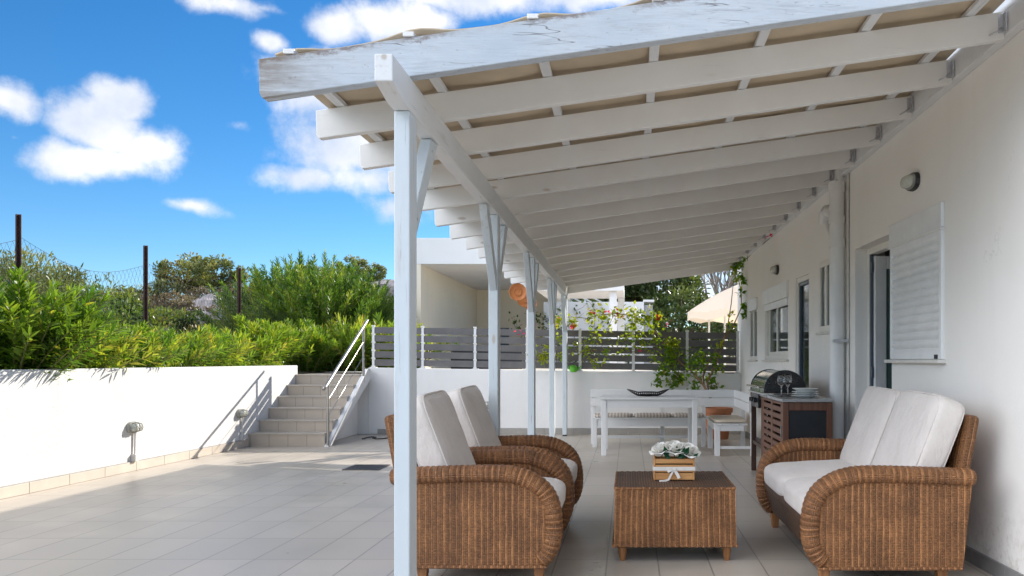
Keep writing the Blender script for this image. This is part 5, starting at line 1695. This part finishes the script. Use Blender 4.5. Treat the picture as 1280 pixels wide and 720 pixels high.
sr = thing('outside_stair', (-1.5, 27, 1.0), 'outside stair with white railing behind the neighbour wall', 'staircase')
mb = MB()
for k in range(7): mb.box(-2.35 + k * .28, -2.07 + k * .28, 26.4, 27.4, 1.0, 3.22 - k * .16)
mb.build('steps', M['nb_cream'], sr)
mb = MB()
for o_ in (0, .16, .32):
    mb.tube([(-2.3, 26.4, 3.72 - o_), (-.35, 26.4, 2.70 - o_)], .028, 6)
mb.build('rail', M['white_metal'], sr, smooth='auto')
for k in range(5):
    x = -2.25 + k * .46
    mb = MB(); mb.bar((x, 26.4, 3.69 - k * .24 - .75), (x, 26.4, 3.69 - k * .24), .04, .04); mb.build('baluster', M['white_metal'], sr)
# dry creeper on the boundary wall
cr_ = thing('wall_creeper', (-1, 23.95, 1), 'sparse dry creeper climbing the white neighbour wall', 'climbing plant')
mb = MB(); B = []; D = []
r = np.random.default_rng(91)
for k in range(16):
    p = np.array([r.uniform(-2.4, .4), 23.96, 1.0]); pts = [p.copy()]
    ang = r.uniform(-.5, .5)
    for q in range(12):
        ang += r.normal() * .4; p = p + np.array([math.sin(ang) * .17, 0, abs(math.cos(ang)) * .17])
        p[2] = min(p[2], 2.85); p[1] = 23.95 - r.random() * .02; pts.append(p.copy())
        if r.random() < .75:
            for _ in range(5): B.append(p + r.normal(size=3) * [.07, .02, .07]); D.append(r.normal(size=3) + [0, -.5, 0])
    mb.tube(pts, [.010 * (1 - .7 * i / 12) for i in range(13)], 4)
mb.build('stem', M['bark'], cr_, recalc=False)
foliage('foliage', B, D, .10, .06, M['lentisk'], cr_, seed=5)

# parasol
pa = thing('parasol', (2.05, 17.0, 1.0), 'cream canvas parasol with a straight valance beyond the fence', 'parasol')
ap = P(924, 355, 17.0); R_ = 1.06; zr = P(860, 389, 17.0).z
mb = MB(); n = 8; vs = [ap]; m_rows = 6
for j in range(1, m_rows + 1):
    q = j / m_rows
    for k in range(n * 4):
        a = 2 * math.pi * k / (n * 4) + .39
        seg = (k % 4) / 4; chord = 1 / math.cos(math.pi / n) * 0 + 1 - .06 * math.sin(math.pi * seg)
        rr_ = R_ * q * chord
        z = ap.z + (zr - ap.z) * q + .035 * math.sin(math.pi * q) - .05 * math.sin(math.pi * seg) * q
        vs.append(Vector((ap.x + rr_ * math.cos(a), 17.0 + rr_ * math.sin(a), z)))
N4 = n * 4
fs = [(0, 1 + k, 1 + (k + 1) % N4) for k in range(N4)]
for j in range(m_rows - 1):
    for k in range(N4): fs.append((1 + j * N4 + k, 1 + (j + 1) * N4 + k, 1 + (j + 1) * N4 + (k + 1) % N4, 1 + j * N4 + (k + 1) % N4))
mb.add(vs, fs)
cm = NT('parasol_canvas'); cm.set(Base_Color=(.80, .72, .62), Roughness=.9)
tr_ = cm.n.new('ShaderNodeBsdfTranslucent'); tr_.inputs[0].default_value = (.85, .70, .52, 1); mx_ = cm.n.new('ShaderNodeMixShader'); mx_.inputs[0].default_value = .35
cm.l.new(cm.b.outputs[0], mx_.inputs[1]); cm.l.new(tr_.outputs[0], mx_.inputs[2]); cm.l.new(mx_.outputs[0], cm.out.inputs[0])
can = mb.build('canopy', cm.m, pa, smooth='auto', recalc=False)
mb = MB(); vs = []; fs = []
for k in range(N4 + 1):
    a = 2 * math.pi * k / N4 + .39; seg = (k % 4) / 4; rr_ = R_ * (1 - .06 * math.sin(math.pi * seg)); z = zr - .05 * math.sin(math.pi * seg)
    vs += [(ap.x + rr_ * math.cos(a), 17.0 + rr_ * math.sin(a), z), (ap.x + rr_ * math.cos(a), 17.0 + rr_ * math.sin(a), z - .15 + .012 * math.sin(k * 2.3))]
for k in range(N4): fs.append((2 * k, 2 * k + 2, 2 * k + 3, 2 * k + 1))
mb.add(vs, fs); mb.build('valance', cm.m, can, recalc=False)
mb = MB(); mb.tube([(ap.x - .28, 17.0, 1.0), (ap.x - .28, 17.0, ap.z - .2), (ap.x, 17.0, ap.z - .02)], .022, 8); mb.build('pole', M['white_metal'], pa, smooth='auto')
for k in range(8):
    a = 2 * math.pi * k / 8 + .39
    mb = MB(); mb.tube([(ap.x, 17.0, ap.z - .03), (ap.x + R_ * .97 * math.cos(a), 17.0 + R_ * .97 * math.sin(a), zr - .01)], .009, 5); mb.build('rib', M['white_metal'], pa)
t = MB(); t.tube([(1.62, 17.6, 1.0), (1.62, 17.6, 2.3)], .02, 8); t.lathe([(.001, 0), (.2, 0), (.2, .04), (.03, .06)], (1.62, 17.6, 1.0), 16)
tag(t.build('clothes_pole', M['white_metal'], None), 'thin pale pole under the parasol beyond the fence', 'pole')

# trees at the right
bushy('conifer_tree', (.55, 31, 1.0), (2.1, 2.1, 3.2), 150, 120, .22, M['conifer'], 'big dense evergreen tree behind the neighbour wall', 'evergreen trees beyond the fence', 501, 'tree', trunk_h=.6, wid=.42, clump=.26)
c2 = bushy('conifer_tree', (-1.8, 36, 1.0), (2.2, 1.9, 1.6), 80, 110, .22, M['conifer'], 'dark evergreen behind the outside stair', 'evergreen trees beyond the fence', 502, 'tree', trunk_h=.6, wid=.42, clump=.3)
c = copy_tree(c2, (1.75, 28.0, .6), 3.1, 'dark evergreen filling in low between the big tree and the parasol'); c.scale = (.75, .75, .72)
c = copy_tree(c2, (3.4, 24.5, 1.0), 2.0, 'low dark evergreen under the parasol'); c.scale = (.62, .62, .48)
bt_ = thing('bare_tree', (3.0, 28, 1.0), 'leafless tree with fine upright twigs behind the parasol', 'tree')
mb = MB(); tw = MB()
rb_ = random.Random(9)
def branch(p, d, L, r0, depth):
    pts = [p]; q = p.copy(); dd = d.copy()
    for k in range(4):
        dd = (dd + Vector((rb_.gauss(0, .10), rb_.gauss(0, .10), rb_.gauss(.03, .05)))).normalized(); q = q + dd * L / 4; pts.append(q.copy())
    (mb if depth < 3 else tw).tube(pts, [r0 * (1 - .12 * k) for k in range(5)], 5 if depth < 3 else 3, caps=False)
    if depth < 5:
        for k in range(3 if depth < 4 else 4):
            at = pts[rb_.choice((2, 3, 4, 4))]
            nd = (dd + Vector((rb_.gauss(0, .42), rb_.gauss(0, .42), rb_.uniform(0, .25)))).normalized()
            branch(at.copy(), nd, L * rb_.uniform(.62, .82), r0 * .56, depth + 1)
branch(Vector((3.0, 28, .9)), Vector((.02, 0, 1)), 1.6, .13, 0)
for k in range(3): branch(Vector((3.0, 28, 1.6)), Vector((rb_.uniform(-.5, .5), rb_.uniform(-.4, .4), 1)).normalized(), 1.5, .09, 1)
mb.build('trunk', M['bark_grey'], bt_, recalc=False); tw.build('twigs', M['bark_grey'], bt_, recalc=False)

# ------------------------------------------------------------------ bougainvillea along the fence, rooted in the planter
bg_ = thing('bougainvillea', (1.36, 13.3, .45), 'bougainvillea with pink bracts trailing over the fence from the corner pot', 'climbing plant')
D0 = BACK - .05
def vp(px, py, d=D0): return P(px, py, d)
vines = [
    [vp(890, 500, 13.3), vp(880, 482, 13.5), vp(879, 470, 13.8), vp(886, 452), vp(896, 436), vp(908, 420), vp(919, 402), vp(927, 384), vp(926, 362), vp(922, 344), vp(919, 330)],
    [vp(889, 500, 13.3), vp(876, 476, 13.6), vp(862, 462, 13.9), vp(846, 450), vp(832, 432), vp(818, 414), vp(803, 400), vp(786, 394), vp(768, 392), vp(748, 394), vp(733, 398)],
    [vp(888, 500, 13.3), vp(884, 478, 13.6), vp(895, 455, 13.9), vp(903, 432), vp(910, 405), vp(914, 380), vp(917, 350)],
    [vp(846, 450), vp(836, 460, 13.9), vp(824, 474, 13.8)], [vp(862, 462, 13.9), vp(848, 468, 13.8), vp(838, 482, 13.7)], [vp(879, 470, 13.8), vp(868, 474, 13.7), vp(864, 484, 13.7)],
    [vp(832, 432), vp(812, 438), vp(790, 440), vp(768, 436), vp(748, 438), vp(725, 442)], [vp(818, 414), vp(800, 418), vp(776, 420), vp(752, 414), vp(730, 416)],
    [vp(768, 392), vp(755, 420), vp(742, 436)], [vp(735, 398), vp(715, 396), vp(700, 398)], [vp(748, 438), vp(720, 440), vp(690, 444), vp(664, 446)],
    [vp(880, 482, 13.5), vp(892, 484, 13.4), vp(900, 478, 13.4)]]
mb = MB()
for k, v in enumerate(vines):
    r0 = .016 if k < 3 else .006
    mb.tube(v, [r0 * (1 - .65 * i / (len(v) - 1)) for i in range(len(v))], 6)
mb.build('stem', M['vine_wood'], bg_, smooth=True, recalc=False)
clus = [  # px, py, half size px, leaves, tint
    (805, 398, 13, 90, .75), (795, 408, 12, 80, .8), (815, 402, 10, 60, .7), (790, 392, 10, 50, .85), (770, 393, 10, 60, .85), (752, 393, 9, 45, .85), (738, 396, 8, 45, .9), (822, 398, 7, 30, .8),
    (838, 428, 7, 50, .85), (840, 440, 9, 70, .6), (836, 452, 9, 70, .5), (828, 466, 9, 80, .45), (822, 476, 6, 40, .4), (848, 470, 9, 60, .5), (842, 480, 8, 50, .45), (868, 470, 10, 50, .45), (862, 452, 10, 40, .45),
    (872, 446, 9, 40, .5), (892, 446, 9, 46, .5), (896, 460, 8, 34, .5), (888, 476, 9, 46, .4), (893, 486, 8, 50, .35), (866, 484, 7, 40, .4), (880, 456, 8, 34, .5),
    (800, 425, 10, 40, .7), (780, 422, 10, 30, .7), (755, 416, 10, 30, .8), (740, 424, 10, 26, .8), (735, 440, 9, 34, .8), (760, 440, 9, 26, .7), (782, 438, 9, 26, .7), (742, 452, 6, 26, .85),
    (716, 400, 7, 40, .9), (704, 404, 7, 40, .9), (697, 400, 6, 30, .9), (684, 442, 10, 60, .9), (676, 446, 7, 30, .85), (664, 446, 5, 20, .8), (704, 446, 6, 30, .8), (700, 424, 6, 20, .8), (720, 432, 7, 20, .8),
    (816, 440, 9, 34, .7), (820, 424, 8, 30, .7), (925, 366, 4, 18, .35), (920, 350, 5, 26, .9), (917, 338, 6, 30, .8), (924, 336, 5, 26, .4), (919, 328, 4, 20, .3), (930, 352, 4, 16, .4), (926, 345, 4, 18, .4),
    (934, 386, 7, 60, .45), (940, 380, 6, 46, .4), (930, 394, 5, 26, .4), (914, 392, 4, 12, .9), (906, 414, 4, 12, .8), (914, 404, 4, 12, .8), (900, 430, 5, 18, .8)]
B, D, TT = [], [], []
r = np.random.default_rng(61)
for (px, py, h_, n_, ti) in clus:
    d_ = (13.86 if px > 860 and py > 440 else D0 - .03 if px < 925 else 13.6)
    c = np.array(vp(px, py, d_)); s = h_ * d_ / F
    q = r.normal(size=(int(n_ * .9), 3)) * s * np.array([.55, .0, .55]); q[:, 1] = -np.abs(r.normal(size=len(q))) * .05 
    B.append(c + q); D.append(r.normal(size=q.shape) + np.array([0, -.5, -.25])); TT.append(np.full(len(q), ti * .8))
foliage('foliage', np.concatenate(B), np.concatenate(D), r.uniform(.055, .095, sum(len(b) for b in B)), .046, M['bougain'], bg_, tint=np.concatenate(TT) , seed=62, curl=.3)
B = []
for (px, py, n_) in ((822, 398, 14), (833, 404, 5), (778, 395, 7), (761, 389, 5), (743, 390, 4), (771, 388, 3), (717, 408, 10), (703, 403, 5), (802, 438, 2), (653, 416, 6)):
    c = np.array(vp(px, py, D0 - .04))
    B.append(c + r.normal(size=(n_, 3)) * [.035, .02, .035])
B = np.concatenate(B)
foliage('bracts', B, r.normal(size=B.shape) + [0, -.5, .1], .055, .045, M['bract'], bg_, seed=63)
# sprigs creeping out over the ledger
sp = thing('vine_sprig', tuple(H(-.1, 12.6, 2.76)), 'green vine sprig with a red flower creeping out under the pergola rafters', 'climbing plant')
B = []; D = []
for (px, py, d, n_) in ((940, 316, 13.2, 14), (933, 322, 13.5, 14), (926, 330, 13.8, 14), (945, 311, 12.8, 5)):
    c = np.array(P(px, py, d)); B.append(c + r.normal(size=(n_, 3)) * [.05, .03, .02]); D.append(r.normal(size=(n_, 3)) + [-.4, -.3, -.2])
foliage('foliage', np.concatenate(B), np.concatenate(D), .075, .045, M['bougain'], sp, tint=np.full(sum(len(b) for b in B), .3), seed=64)
mb = MB(); mb.tube([P(962, 298, 11.2), P(950, 308, 12.4), P(935, 322, 13.4), P(922, 330, 13.95)], .005, 5); mb.build('stem', M['vine_wood'], sp)
B = np.array(P(962, 294, 11.2)) + r.normal(size=(8, 3)) * .022
foliage('bracts', B, r.normal(size=B.shape), .05, .04, M['bract'], sp, seed=65)
